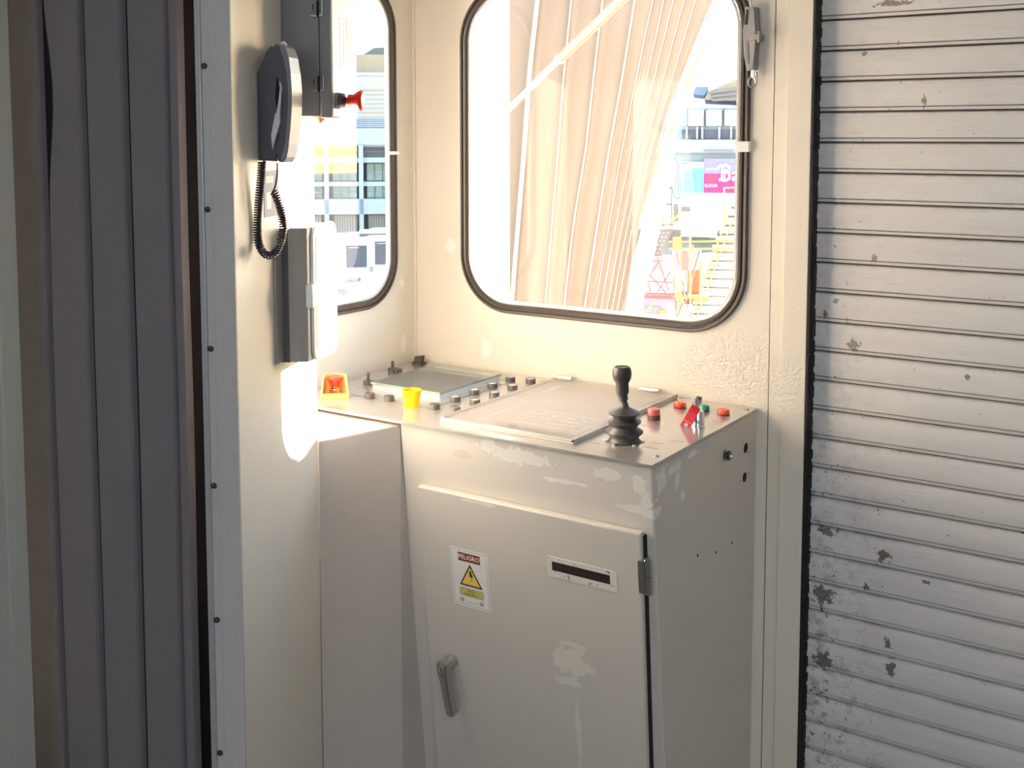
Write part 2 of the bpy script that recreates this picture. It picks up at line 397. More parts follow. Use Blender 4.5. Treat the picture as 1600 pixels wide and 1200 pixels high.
# =================================================================== STRUCTURE
I4 = Matrix.Identity(4)
T2 = I4                                                  # front wall: u=x, w=y, v=z
T1 = frame((0, 0, 0), (0, -1, 0), (-1, 0, 0), (0, 0, 1))  # left wall: u = -y, w = -x (into the wall)
W2R = (.161, 1.160, .972, 2.02); W1R = (.087, 1.170, .60, 2.03)
mb = MB(); wall_hole(mb, (-.04, 0, 1.026, 2.5), rrect(*W2R, .15, .012), T2, .012, 'wall'); struct(mb.build('wall_front', org=(0, 0, 0)))
mb = MB(); wall_hole(mb, (0, 0, .81, 2.5), rrect(*W1R, .13, .012), T1, .012, 'wall'); struct(mb.build('wall_left', org=(0, 0, 0)))
PROF = [(0, 0), (.0, .008), (.003, .012), (.008, .012), (.010, .007), (.012, .007), (.014, .012), (.020, .013), (.024, .009), (.026, -.004), (.026, -.010)]
for nm, rect, r, T, y in (('window_1', W1R, .13, T1, 0), ('window_2', W2R, .15, T2, 0)):
    mb = MB(); lp = rrect(*rect, r, .024); 
    vs = [T @ V((p[0], .006, p[1])) for p in lp]; vs2 = [T @ V((p[0], .018, p[1])) for p in lp]; n = len(vs)
    mb.face(vs, 'pane'); 
    w = struct(mb.build(nm))
    mb = MB(); seal(mb, rect, r, PROF, T, 'rubber'); mb.build('rubber_seal', w)
    mb = MB(); seal(mb, rect, r, [(.026, .004), (.026, .007), (.032, .007), (.032, -.006)], T, 'pale_strip'); mb.build('inner_bead', w)
    mb = MB()
    if nm == 'window_2': mb.box((.940, -.016, 1.588), (.975, .0, 1.612), 'white', .001)
    else: mb.box((0, -.125, 1.575), (.016, -.085, 1.584), 'white', .001)
    mb.build('seal_joint', w)
# corner bead between the two walls
mb = MB(); mb.box((0, -.006, 1.0), (.006, 0, 2.5), 'wall'); struct(mb.build('trim_1', org=(0, 0, 0)))
# right hand trims beside the shutter
mb = MB(); mb.box((1.0262, 0.004, 0), (1.1185, .05, 2.5), 'groove'); struct(mb.build('trim_2'))
mb = MB(); mb.box((1.0285, -.003, 0), (1.0580, .0045, 2.5), M['wall'], .0015); struct(mb.build('trim_3', org=(0, 0, 0)))
mb = MB(); mb.box((1.0610, -.014, 0), (1.1170, .0045, 2.5), M['wall'], .002); struct(mb.build('trim_4', org=(0, 0, 0)))
mb = MB(); mb.box((1.1172, -.012, 0), (1.1215, .05, 2.5), 'blackrubber')
for i in range(70):
    z = .02+i*.035; mb.box((1.1210, .004, z), (1.1228+.0025*random.random(), .026, z+.018+.015*random.random()), 'blackrubber')
struct(mb.build('trim_5'))
mb = MB(); mb.box((-2.2, -5.0, -.05), (3.6, .06, 0), 'floor'); struct(mb.build('floor'))
mb = MB(); mb.box((-2.2, -5.0, 2.5), (3.6, .06, 2.56), 'ceiling'); struct(mb.build('ceiling'))
mb = MB(); mb.box((3.4, -5.0, 0), (3.46, .06, 2.5), 'farwall'); struct(mb.build('wall_right'))
mb = MB(); mb.box((-2.2, -5.06, 0), (3.46, -5.0, 2.5), 'farwall'); struct(mb.build('wall_back'))
# left pillar with the telephone
A0 = V((.326, -.739, 0)); DV = V((-.402, .916, 0)).normalized(); NV = V((DV.y, -DV.x, 0))
TP = frame(A0, NV, DV, (0, 0, 1))                        # local (off, s, z)
pb = [((.004, -.155, .93), (.02, .009, .03), 0), ((.004, -.17, .80), (.02, .006, .05), 0)]
M['pillar'] = m_cream('pillar_cream_paint', srgb(224, 220, 208), blobs=(), rough=.3)
q = NT('pillar_glossy_paint'); q.l(q.mix(q.noise(3, 4), srgb(218, 214, 205), srgb(228, 224, 215)), q.p.inputs['Base Color']); q.p.inputs['Roughness'].default_value = .3
q.bump(q.math('ADD', q.noise(95, 4, .6), q.noise(22, 3)), .30, .0016); M['pillar'] = q.m
mb = MB(TP); mb.box((-.060, -.396, 0), (0, 0, 2.5), 'pillar', .003); struct(mb.build('wall_pillar', org=A0))
mb = MB(TP); mb.box((-.0370, -.402, 0), (.0015, -.3965, 2.5), 'gray_paint', .001); mb.box((-.052, -.3985, 0), (-.0372, -.3965, 2.5), 'gray_paint')
mb.box((-.0555, -.405, 0), (-.0520, -.3965, 2.5), 'pale_strip', .0008); mb.box((-.064, -.400, 0), (-.056, -.3965, 2.5), 'pale_strip', .0008)
tr = struct(mb.build('trim_6', org=A0))
for z in (2.225, 1.983, 1.741, 1.498, 1.257, 1.015, .773, .528, .29):
    mb = MB(TP); mb.lathe([(0, 0), (.0058, 0), (.0058, .001), (.0042, .0015), (.0042, .004), (.0025, .005), (0, .005)], 'blackp', (-.0475, -.3985, z), (0, -1, 0), 6); mb.build('screw', tr)
# dark slat curtain
cur = empty('slat_curtain', (-.25, -.85, 0), 'dark grey curtain of tall vertical slats left of the grey pillar', 'curtain')
gx = [.008+.146*0, -.135, -.283, -.438, -.60, -.76]
def slat(x0, x1, bulge=False, dark=False):
    mb = MB(); k = mb.mi('slat'); nz = 40; prof = [(0, .016), (.004, .004), (.010, 0), (.99, 0), (.996, .004), (1, .016)]
    rings = []
    for i in range(nz+1):
        z = 2.5*i/nz; sh = 0
        if bulge: sh = .030*math.exp(-((z-1.72)/.16)**2)
        w = (x1-x0)
        row = []
        for t, d in prof:
            x = x0+(t*w if t > .1 and t < .9 else (t*w if t >= .9 else t))
            if t < .5: x += sh
            row.append(mb._v((x, -.85+d+.004*pnoise(V((x*3, z*1.5, 0))), z)))
        rings.append(row)
    for a, b in zip(rings, rings[1:]):
        for j in range(len(a)-1):
            f = mb.bm.faces.new((a[j], a[j+1], b[j+1], b[j])); f.material_index = k
    o = mb.build('slat', cur); md = o.modifiers.new('thickness', 'SOLIDIFY'); md.thickness = .003; md.offset = 1
    return o
for i in range(len(gx)-1):
    slat(gx[i+1]+.021, gx[i]-.002, bulge=(i == 2))
slat(gx[0]+.010, gx[0]+.040)
mb = MB(); mb.box((-.80, -.832, 0), (.045, -.828, 2.5), 'slatgap'); mb.build('backing', cur)
mb = MB(); mb.box((.040, -.828, 0), (.046, -.79, 2.5), 'slatgap'); mb.box((.040, -.79, 0), (.20, -.785, 2.5), 'slatgap'); mb.build('recess_shade', cur)  # near-black sheets paint the shade of the recess beside the pillar
mb = MB(); mb.box((-2.2, -1.0, 0), (-.388, -.95, 2.5), 'farwall', .003); mb.box((-.86, -.9505, 0), (-.81, -.80, 2.5), 'farwall'); struct(mb.build('wall_far_left'))  # second box: unseen jamb added to stop light leaking onto the slats
mb = MB(); mb.box((-2.26, -5.0, 0), (-2.2, -.9, 2.5), 'farwall'); struct(mb.build('wall_rear_left'))

# =================================================================== ROLLER SHUTTER
sh = empty('roller_shutter', (2.25, .03, 0), 'off-white scuffed roller shutter of horizontal slats on the right', 'roller shutter')
mb = MB(); k = mb.mi('shutter'); kg = mb.mi('shuttergap'); P0 = .0669; zc = 1.878-28*P0+.0
for i in range(38):
    z = zc+i*P0                                         # z = joint line
    if z > 2.5: break
    prof = [(.038, z-.0018), (.038, z+.0016), (.031, z+.0018), (.029, z+.0075), (.0325, z+.0085), (.0325, z+.0096), (.0285, z+.0106), (.0265, z+.030), (.0275, z+.050), (.0305, z+P0-.004), (.038, z+P0-.0018)]
    pts = [[mb._v((x, y, zz)) for y, zz in prof] for x in (1.118, 3.4)]
    for j in range(len(prof)-1):
        f = mb.bm.faces.new((pts[0][j], pts[1][j], pts[1][j+1], pts[0][j+1])); f.material_index = kg if j in (0, 4) else k; f.smooth = j >= 6
mb.build('slat_panel', sh, org=(0, 0, 0), sharp=25)
mb = MB(); mb.box((1.118, .04, 0), (3.4, .06, 2.5), 'groove'); mb.build('backing', sh)

# =================================================================== SIDE PANEL + CONSOLE
Bp = V((.380, -.538, 0)); A1 = A0+DV*.0035
mb = MB(); poly = [(A1.x, A1.y), (.3815, -.5385), (.3745, -.43), (.16, -.43), (.12, -.62), (.20, -.700)]
mb.prism(poly, 0, .986, 'lowpanel', bev=.0015)
side_mb = mb

con = empty('control_console', (.55, -.27, 0), 'cream metal control console with sloping front under the windows', 'control console')
RO = (.55, -.27, 0)
def fy(z, off=0): return -.541+.1125*(1-z)-off
M['con'] = m_cream('console_cream_paint', srgb(214, 208, 199), org=RO, blobs=[
   ((.70, -.54, .966), (.075, .1, .016), 0), ((.62, -.54, .975), (.03, .1, .016), 0), ((.90, -.54, .965), (.035, .1, .012), 0), ((.80, -.54, .93), (.05, .1, .005), 0), ((.97, -.54, .955), (.016, .1, .02), 0),
   ((.55, -.54, .945), (.025, .1, .012), srgb(200, 194, 180)), ((.985, -.53, .92), (.012, .1, .014), 0),
   ((1.0, -.50, .955), (.1, .022, .022), 0), ((1.0, -.44, .965), (.1, .03, .010), 0), ((1.0, -.425, .94), (.1, .010, .022), 0), ((1.0, -.35, .975), (.1, .03, .006), 0), ((1.0, -.52, .90), (.1, .02, .010), 0),
   ((1.0, -.40, .90), (.1, .012, .010), 0)], dark=srgb(150, 146, 136))
o = side_mb.build('side_cabinet', con); o['label'] = 'narrow grey-cream side cabinet beside the pillar'
mb = MB(); k = mb.mi(M['con'])
x0, x1 = .3865, 1.0
prof = [(-.002, 0), (-.002, .993), (fy(.993)+.003, .993), (fy(.985), .988), (fy(0), 0)]
mb.prism(prof, x0, x1, M['con'], axis=0, bev=.0025)
for v in mb.bm.verts:
    if v.co.x < .5: v.co.x = .3850-(.993-v.co.z)*.020
mb.box((.06, -.42, .9865), (.3840, -.003, .9930), M['con'])
mb.build('body', con, org=RO)
# top plate
mb = MB(); poly = [(.012, -.004), (1.0045, -.004), (1.0045, -.546), (.150, -.552), (.012, -.552)]
mb.prism(poly, .9935, 1.0, 'top', bev=.001); top = mb.build('top_plate', con)
TOPZ = 1.0
# thin dark lines past the buttons, then short marks
mb = MB()
for a, b in (((.14, -.4215), (.375, -.4205)), ((.3745, -.4205), (.3775, -.08)), ((.30, -.0795), (.3775, -.078))):
    mb.box((a[0], a[1], TOPZ-.0005), (b[0], b[1] if abs(a[1]-b[1]) > .01 else a[1]+.0022, TOPZ+.0004), 'cased')
for a, b, y in ((.93, .955, -.40), (.93, .965, -.44), (.955, .985, -.365), (.83, .85, -.47), (.93, .95, -.185), (.965, .99, -.17), (.97, .995, -.145), (.85, .875, -.29), (.90, .92, -.33)):
    mb.box((a, y, TOPZ-.0005), (b, y+.0016, TOPZ+.0003), 'cased')
mb.build('top_lines', top)
for x, y in ((.983, -.487), (.99, -.035), (.985, -.26)):
    mb = MB(); mb.lathe([(0, 0), (.006, 0), (.0058, .002), (.0035, .004), (0, .0045)], 'steel', (x, y, TOPZ), n=16)
    if (x, y) != (.985, -.26): mb.build('screw', top)
# buttons -----------------------------------------------------------
def button(x, y, cap='buttoncap', r=.0125, h=.0125):
    mb = MB(); mb.lathe([(0, 0), (r*1.04, 0), (r*1.04, .0015), (r, .002), (r, h-.0015), (r*.94, h), (r*.86, h), (r*.84, h-.0008)], 'buttongray', (x, y, TOPZ), n=32)
    o = mb.build('push_button', con)
    mb = MB(); mb.lathe([(r*.84, h-.0009), (r*.5, h-.0002), (0, h)], cap, (x, y, TOPZ), n=32); mb.build('button_cap', o); return o
for i, (x, y) in enumerate([(.195, -.422), (.25, -.417), (.389, -.422), (.446, -.42), (.384, -.336), (.379, -.251), (.376, -.170), (.373, -.084), (.441, -.336), (.435, -.247), (.430, -.160), (.428, -.074)]):
    o = button(x, y, 'buttongray' if i < 4 else 'buttoncap')
    if i < 4: o['label'] = 'plain dark grey push button'
def lens(x, y, m, base, r=.0145, h=.013, hb=.004, lab=None):
    mb = MB(); mb.lathe([(0, 0), (r, 0), (r, hb), (r*.96, hb)], base, (x, y, TOPZ), n=32); o = mb.build('push_button', con); o['label'] = lab
    mb = MB(); mb.lathe([(r*.96, hb), (r*.98, h-.003), (r*.88, h-.0005), (r*.5, h+.0008), (0, h+.001)], m, (x, y, TOPZ), n=32); mb.build('lens', o)
lens(.853, -.100, 'redorange', 'darkred', lab='orange-red flush push button')
lens(.962, -.106, 'redorange', 'darkred', lab='orange-red flush push button')
lens(.912, -.096, 'green', 'buttongray', .0115, .013, lab='green push button')
lens(.850, -.229, 'reddull', 'darkred', .0145, .024, .011, 'tall pinkish red indicator button on a dark ring')
# yellow collar
mb = MB(); cx, cy = .331, -.433
mb.lathe([(.0155, 0), (.0175, 0), (.0185, .010), (.0225, .036), (.0225, .040), (.0205, .040), (.0200, .036), (.0165, .006), (.0165, .004), (0, .004)], 'yellow', (cx, cy, TOPZ), n=36)
o = mb.build('guard_collar', con); o['label'] = 'bright yellow tapered button collar'
mb = MB(); mb.lathe([(0, .004), (.013, .004), (.013, .016), (0, .017)], 'buttongray', (cx, cy, TOPZ), n=24); mb.build('sunken_button', o)
# rotary knobs and switch
for x, y in ((.094, -.312), (.050, -.163)):
    mb = MB(); mb.lathe([(0, 0), (.013, 0), (.013, .009), (.011, .011), (0, .011)], 'buttongray', (x, y, TOPZ), n=28)
    mb.box((x-.004, y-.006, TOPZ), (x+.018, y+.02, TOPZ+.009), 'buttongray', .002)
    o = mb.build('rotary_switch', con)
    mb = MB(); mb.box((x-.0028, y-.003, TOPZ+.011), (x+.0028, y+.003, TOPZ+.030), 'buttongray', .001); mb.build('lever', o)
mb = MB(); mb.box((.026, -.052, TOPZ), (.060, -.030, TOPZ+.006), 'blackp', .001); o = mb.build('toggle_switch', con)
mb = MB(); mb.prism([(.030, TOPZ+.006), (.056, TOPZ+.006), (.060, TOPZ+.026), (.034, TOPZ+.022)], -.050, -.036, 'buttongray', axis=1, bev=.001); mb.build('rocker', o)
# glass covered display
mb = MB(); gx0, gx1, gy0, gy1 = .137, .345, -.345, -.092
mb.box((gx0+.004, gy0+.004, TOPZ), (gx1-.004, gy1-.004, TOPZ+.004), 'cased')
for a, b in (((gx0, gy0), (gx1, gy0+.006)), ((gx0, gy1-.006), (gx1, gy1)), ((gx0, gy0+.0061), (gx0+.006, gy1-.0061)), ((gx1-.006, gy0+.0061), (gx1, gy1-.0061))):
    mb.box((a[0], a[1], TOPZ), (b[0], b[1], TOPZ+.0134), 'paper')
dp = mb.build('display_housing', con)
mb = MB(); mb.box((gx0+.02, gy0+.03, TOPZ+.004), (gx1-.02, gy1-.02, TOPZ+.005), simple('display_face_grey', srgb(176, 172, 158), .3)); mb.build('display', dp)
mb = MB(); mb.box((gx0-.003, gy0-.003, TOPZ+.0135), (gx1+.003, gy1+.003, TOPZ+.0185), 'greenglass'); mb.build('glass_cover', dp)
mb = MB()
for a, b in (((gx0-.003, gy0-.0036), (gx1+.003, gy0-.0031)), ((gx1+.0031, gy0-.003), (gx1+.0036, gy1+.003)), ((gx0-.0036, gy0-.003), (gx0-.0031, gy1+.003))):
    mb.box((a[0], a[1], TOPZ+.0135), (b[0], b[1], TOPZ+.0185), 'glassedge')
mb.build('glass_edge', dp)
# emergency stop with yellow guard
EC = V((.110, -.452, TOPZ)); ea = math.radians(40.5); TE = Matrix.Translation(EC) @ Matrix.Rotation(ea, 4, 'Z')
mb = MB(TE)
def ustrip(hw, dp_, th, z0, z1, tap=0.0, m='shroud'):
    # U outline open towards -y
    def path(w, d, t=0): return [(-w, -d)]+[(-w, -d+.03)]+[(w*math.cos(PI-PI*i/12), .006+w*.85*math.sin(PI*i/12)) for i in range(13)]+[(w, -d+.03), (w, -d)]
    o0, o1 = path(hw, dp_), path(hw-tap, dp_-tap*.5); i0 = path(hw-th, dp_); i1 = path(hw-tap-th, dp_-tap*.5)
    k = mb.mi(m); n = len(o0)
    rows = []
    for j in range(n):
        rows.append([mb._v((*o0[j], z0)), mb._v((*o1[j], z1)), mb._v((*i1[j], z1)), mb._v((*i0[j], z0))])
    for a, b in zip(rows, rows[1:]):
        for j in range(4):
            f = mb.bm.faces.new((a[j], b[j], b[(j+1) % 4], a[(j+1) % 4])); f.material_index = k; f.smooth = True
    for rr in (rows[0], rows[-1]):
        f = mb.bm.faces.new(rr); f.material_index = k
ustrip(.034, .036, .005, 0, .050, .005)
mb.box((-.034, -.036, 0), (.034, .010, .003), 'shroud', .001); mb.box((-.034, -.037, 0), (.034, -.031, .014), 'shroud', .0015)
es = mb.build('emergency_stop', con, sharp=50)
mb = MB(TE); mb.lathe([(0, .003), (.013, .003), (.013, .020), (.009, .022), (.009, .034)], 'chrome', (0, 0, 0), n=24); mb.build('stem', es)
mb = MB(TE); mb.lathe([(.0105, .024), (.0135, .036), (.0195, .041), (.0200, .045), (.0175, .048), (0, .050)], 'redorange', (0, 0, 0), n=32); mb.build('mushroom_head', es)
# clear hinged lid over the instruments
M['frame'] = simple('satin_grey_frame', srgb(186, 180, 172), .38, .2); M['panelface'] = simple('cream_grey_instrument_face', srgb(222, 212, 200), .45, var=.03)
mb = MB(); cx0, cx1, cy0, cy1 = .466, .806, -.505, -.012
mb.box((cx0, cy0, TOPZ), (cx1, cy1, TOPZ+.004), 'panelface', .001)
for a, b in (((cx0, cy0), (cx1, cy0+.006)), ((cx1-.006, cy0), (cx1, cy1)), ((cx0, cy0), (cx0+.004, cy1))):
    mb.box((a[0], a[1], TOPZ+.004), (b[0], b[1], TOPZ+.009), 'frame', .001)
lid = mb.build('instrument_cover', con)
mb = MB(); mb.box((cx0+.003, cy0+.010, TOPZ+.0092), (cx1-.012, cy1-.005, TOPZ+.0122), 'acrylic'); mb.build('clear_lid', lid)
M['legend'] = simple('white_legend_print', srgb(252, 250, 246), .5, var=0)
mb = MB()
rnd = random.Random(3)
def mark(x, y, w, h): mb.box((x, y, TOPZ+.004), (x+w, y+h, TOPZ+.0048), M['legend'])
for i in range(8): mark(.535, -.462+i*.018, .012, .010)
for i in range(9): mark(.512, -.255+i*.021, .010, .010)
for r_ in range(5):
    for c_ in range(9):
        if rnd.random() < .75: mark(.60+c_*.019+.0, -.43+r_*.028, .013, .008)
for i in range(5): mark(.765, -.47+i*.02, .014, .009)
mb.build('legend_plates', lid)
mb = MB(); mb.lathe([(0, 0), (.010, 0), (.010, .0006), (0, .0007)], 'buttongray', (.645, -.483, TOPZ+.0124), n=24, sx=.5); mb.build('finger_hole', lid)
for x in (.492, .735):
    mb = MB(); mb.box((x-.026, -.030, TOPZ+.010), (x+.026, -.004, TOPZ+.013), 'steel', .001); mb.cyl((x-.024, -.018, TOPZ+.014), (x+.024, -.018, TOPZ+.014), .0032, 'steel'); mb.build('hinge', lid)
# joystick
J = (.881, -.427, TOPZ)
mb = MB(); prof = [(0, 0), (.033, 0), (.033, .004), (.030, .006), (.030, .012), (.0385, .020), (.0385, .023), (.026, .031), (.026, .033), (.0345, .041), (.0345, .0435), (.023, .050), (.023, .052), (.0325, .059), (.0325, .061), (.020, .067), (.010, .072), (.0075, .078), (.0075, .081), (0, .081)]
mb.lathe(prof, 'blackp', J, n=44); js = mb.build('joystick_gaiter', con, sharp=60)
mb = MB(); mb.cyl((J[0], J[1], 1.078), (J[0]-.004, J[1], 1.096), .0065, 'blackp', 14); mb.cyl((J[0]-.002, J[1], 1.086), (J[0]-.004, J[1], 1.096), .0095, 'blackp', 14); mb.build('shaft', js)
mb = MB(); mb.lathe([(0, 0), (.0095, 0), (.0105, .006), (.0130, .008), (.0135, .020), (.0130, .028), (.0185, .038), (.0200, .048), (.0190, .057), (.0155, .0625), (.0148, .0625), (.0125, .0605), (0, .0605)], 'blackp', (J[0]-.0045, J[1], 1.0925), (-.04, 0, 1), 32); mb.build('knob', js)
for a in (-150, -95, -30, 30, 150):
    x, y = J[0]+.037*math.cos(math.radians(a)), J[1]+.037*math.sin(math.radians(a)); mb = MB(); mb.lathe([(0, 0), (.0045, 0), (.0042, .003), (0, .0045)], 'steel', (x, y, TOPZ), n=14); mb.build('bolt', js)
# key switch
K = (.955, -.226, TOPZ)
mb = MB(); mb.lathe([(0, 0), (.0155, 0), (.0155, .002), (.0135, .003), (.0115, .031), (.0105, .033), (.004, .033), (.004, .030), (0, .030)], 'chrome', K, n=32); mb.build('key_switch', con)
# front door -------------------------------------------------------
TF = frame((0, -.4285, 0), (1, 0, 0), V((0, -.1125, 1)).normalized(), V((0, -1, -.1125)).normalized())  # u, v, w(out)
def vz(z): return z*1.0063
DO = (.70, -.50, .10)
M['door'] = m_cream('console_door_paint', srgb(211, 205, 196), org=DO, blobs=[((.812, -.5, .545), (.045, .1, .036), srgb(228, 222, 210)), ((.795, -.5, .50), (.030, .1, .012), srgb(228, 222, 210)),
   ((.815, -.5, .40), (.006, .1, .085), srgb(224, 219, 208)), ((.815, -.5, .585), (.035, .1, .007), srgb(226, 220, 208)), ((.835, -.48, .21), (.05, .1, .03), srgb(226, 220, 208)), ((.60, -.5, .852), (.07, .1, .0035), 0)], dark=srgb(150, 146, 136))
mb = MB(TF); mb.box((.434, vz(.10), .002), (.980, vz(.863), .021), M['door'], .004, 3)
for v in mb.bm.verts: v.co.x -= (.863-v.co.z)*.015
door = mb.build('door', con, org=DO)
mb = MB(TF); mb.box((.445, vz(.11), -.004), (.9835, vz(.855), .010), 'groove')
for v in mb.bm.verts: v.co.x -= (.863-v.co.z)*.015
mb.build('door_gasket', con)
for z0, z1 in ((.738, .812), (.14, .21)):
    mb = MB(TF); mb.cyl((.9885, vz(z0), .014), (.9885, vz((z0+z1)/2)-.001, .014), .0068, 'steel'); mb.cyl((.9885, vz((z0+z1)/2)+.001, .014), (.9885, vz(z1), .014), .0068, 'steel')
    mb.box((.972, vz(z0)+.004, .0205), (.986, vz(z1)-.004, .0225), 'steel'); mb.build('hinge', con)
# handle
mb = MB(TF); mb.lathe([(0, 0), (.015, 0), (.015, .010), (.0125, .014), (.0125, .026)], 'castmetal', (.497, vz(.466), .021), (0, 0, 1), 24)
hd = mb.build('handle', door)
mb = MB(TF)
# arm reaching out to the lever
mb.prism([(.484, vz(.452)), (.510, vz(.452)), (.510, vz(.479)), (.503, vz(.484)), (.491, vz(.484)), (.484, vz(.479))], .044, .066, 'castmetal', bev=.003)
mb.prism([(.4855, vz(.456)), (.5085, vz(.456)), (.519, vz(.362)), (.515, vz(.355)), (.503, vz(.355)), (.499, vz(.362))], .042, .066, 'castmetal', bev=.004)
mb.cyl((.497, vz(.466), .040), (.497, vz(.466), .055), .0125, 'castmetal'); mb.build('lever', hd)
mb = MB(TF); mb.lathe([(.0085, .0), (.0085, .002), (.0065, .0025), (.0065, .001), (0, .001)], 'steel', (.497, vz(.467), .0655), (0, 0, 1), 20); mb.box((.4962, vz(.4635), .0665), (.4978, vz(.4715), .0672), 'black_ink'); mb.build('lock_cylinder', hd)
# slot plate
mb = MB(TF); pts = rrect(.762, vz(.729), .924, vz(.773), .006, n=5)
q = NT('chipped_white_plate'); dd = q.noise(90, 4, .7); mk = q.ramp(dd, .60, .63); q.l(q.mix(mk, srgb(228, 222, 214), srgb(120, 108, 94)), q.p.inputs['Base Color']); q.p.inputs['Roughness'].default_value = .5
mb.prism(pts, .0208, .0222, q.m); sp = mb.build('slot_plate', door)
mb = MB(TF); mb.box((.775, vz(.744), .0223), (.909, vz(.763), .0227), 'black_ink'); mb.build('slot', sp)
# warning sticker (writing and symbols in the same mesh)
mb = MB(TF); su0, su1, sv0, sv1 = .5135, .612, vz(.607), vz(.741); w0 = .0212; sc_ = (su1-su0)/.1
TS = TF @ Matrix.Translation((0, 0, 0)); uc = (su0+su1)/2
mb.prism(rrect(su0, sv0, su1, sv1, .003, n=3), w0-.0004, w0+.0002, 'paper')
fr_ = .004
for a, b in (((su0+fr_, sv0+fr_), (su1-fr_, sv0+fr_+.0006)), ((su0+fr_, sv1-fr_-.0006), (su1-fr_, sv1-fr_)), ((su0+fr_, sv0+fr_), (su0+fr_+.0006, sv1-fr_)), ((su1-fr_-.0006, sv0+fr_), (su1-fr_, sv1-fr_))): mb.box((*a, w0), (*b, w0+.0003), 'ink')
mb.box((uc-.029, sv1-.029, w0), (uc+.029, sv1-.0095, w0+.0004), 'signred')
mb.text('PELIGRO', Matrix.Translation((uc, sv1-.0194, w0+.0006)), .0145, 'paper', .0001, .0002)
def tri(cx, cy, h, w, m, z): mb.prism([(cx-w/2, cy), (cx+w/2, cy), (cx, cy+h)], w0, w0+z, m)
tri(uc+.001, sv1-.0855, .052, .060, 'black_ink', .0004); tri(uc+.001, sv1-.0820, .0415, .049, 'signyellow', .0006)
bz = sv1-.0795
mb.prism([(uc+.002, bz+.004), (uc+.0042, bz+.018), (uc-.0008, bz+.0165), (uc-.001, bz+.031), (uc+.0042, bz+.0305), (uc+.0042, bz+.0225), (uc+.008, bz+.0235)], w0+.0006, w0+.0009, 'black_ink')
mb.prism(rrect(uc-.030, sv1-.110, uc+.032, sv1-.0915, .004, n=3), w0, w0+.0004, 'black_ink'); mb.prism(rrect(uc-.0292, sv1-.1093, uc+.0312, sv1-.0922, .0035, n=3), w0, w0+.0005, simple('olive_yellow_label', srgb(205, 190, 110), .5))
mb.text('RIESGO', Matrix.Translation((uc+.001, sv1-.0970, w0+.0007)), .0068, 'black_ink', .0001); mb.text('ELECTRICO', Matrix.Translation((uc+.001, sv1-.1045, w0+.0007)), .0068, 'black_ink', .0001)
for s_ in (-1, 1):
    mb.lathe([(.0048, 0), (.0048, .0004), (.0036, .0004), (.0036, 0)], 'black_ink', (uc+s_*.026, sv1-.1205, w0), (0, 0, 1), 16); mb.box((uc+s_*.026-.002, sv1-.1215, w0), (uc+s_*.026+.002, sv1-.1195, w0+.0004), 'black_ink')
mb.box((uc-.014, sv1-.1235, w0), (uc+.016, sv1-.1228, w0+.0003), 'ink')
st = mb.build('warning_sticker', door); st['label'] = 'white high voltage warning sticker reading PELIGRO'
# console side: holes, lock
for y, z, r in ((-.064, .920, .0115), (-.068, .853, .0115), (-.321, .751, .0035), (-.226, .728, .0032), (-.137, .722, .0032), (-.085, .935, .0018), (-.045, .905, .0018), (-.092, .850, .0018), (-.045, .857, .0018)):
    mb = MB(); mb.lathe([(0, 0), (r, 0), (r, .0003), (0, .0003)], 'groove', (1.0, y, z), (1, 0, 0), 22); mb.build('hole', con)
mb = MB(); mb.lathe([(0, 0), (.0125, 0), (.0125, .003), (.0100, .004), (.0100, .012), (.0085, .013), (.0085, .011), (0, .011)], ['blackp', 'blackp', 'chrome', 'blackp', 'blackp', 'chrome', 'steel'], (1.0, -.182, .932), (1, 0, 0), 28); mb.build('side_lock', con)

# key with red tag (hangs from the key switch)
kc = V((.955, -.232, 1.031)); kk = empty('key', kc, 'small metal key with red tag standing in the chrome key switch', 'key')
vd = (CAMLOC-kc); vd.z = 0; vd.normalize(); rr = V((0, 0, 1)).cross(vd); TK = frame(kc, rr, (0, 0, 1), -vd)
mb = MB(TK); mb.prism([(-.0035, -.001), (.0035, -.001), (.0035, .014), (.0085, .018), (.0100, .034), (-.0015, .036), (-.0055, .024), (-.0035, .014)], -.001, .001, 'steel', bev=.0004)
mb.lathe([(0, 0), (.0026, 0), (.0026, .0024), (0, .0024)], 'groove', (.004, .029, -.0012), (0, 0, 1), 14); mb.build('key_blade', kk)
mb = MB(TK); mb.tube([(.004+.009*math.cos(t*PI/10)-.006, .020+.010*math.sin(t*PI/10), -.003+.002*math.cos(t*PI/10)) for t in range(20)], .0008, 'steel', closed=True); mb.build('split_ring', kk)
mb = MB(TK); ang = math.radians(-28); R2 = Matrix.Translation((-.004, .010, -.006)) @ Matrix.Rotation(ang, 4, 'Z'); mb.T = TK @ R2
mb.prism(rrect(-.0105, -.050, .0105, 0.004, .004, n=4), -.0012, .0012, 'red', bev=.0004)
tg = mb.build('tag', kk); tg['label'] = 'bright red plastic key tag'
mb = MB(TK @ R2); mb.lathe([(0, 0), (.0042, 0), (.0042, .0030), (0, .0030)], 'paper', (0, -.042, -.0015), (0, 0, 1), 18); mb.box((-.009, -.0345, -.0016), (.009, -.0337, .0016), 'paper'); mb.build('tag_hole', tg)

# =================================================================== THINGS ON THE PILLAR (local off, s, z)
def W(off, s, z): return TP @ V((off, s, z))
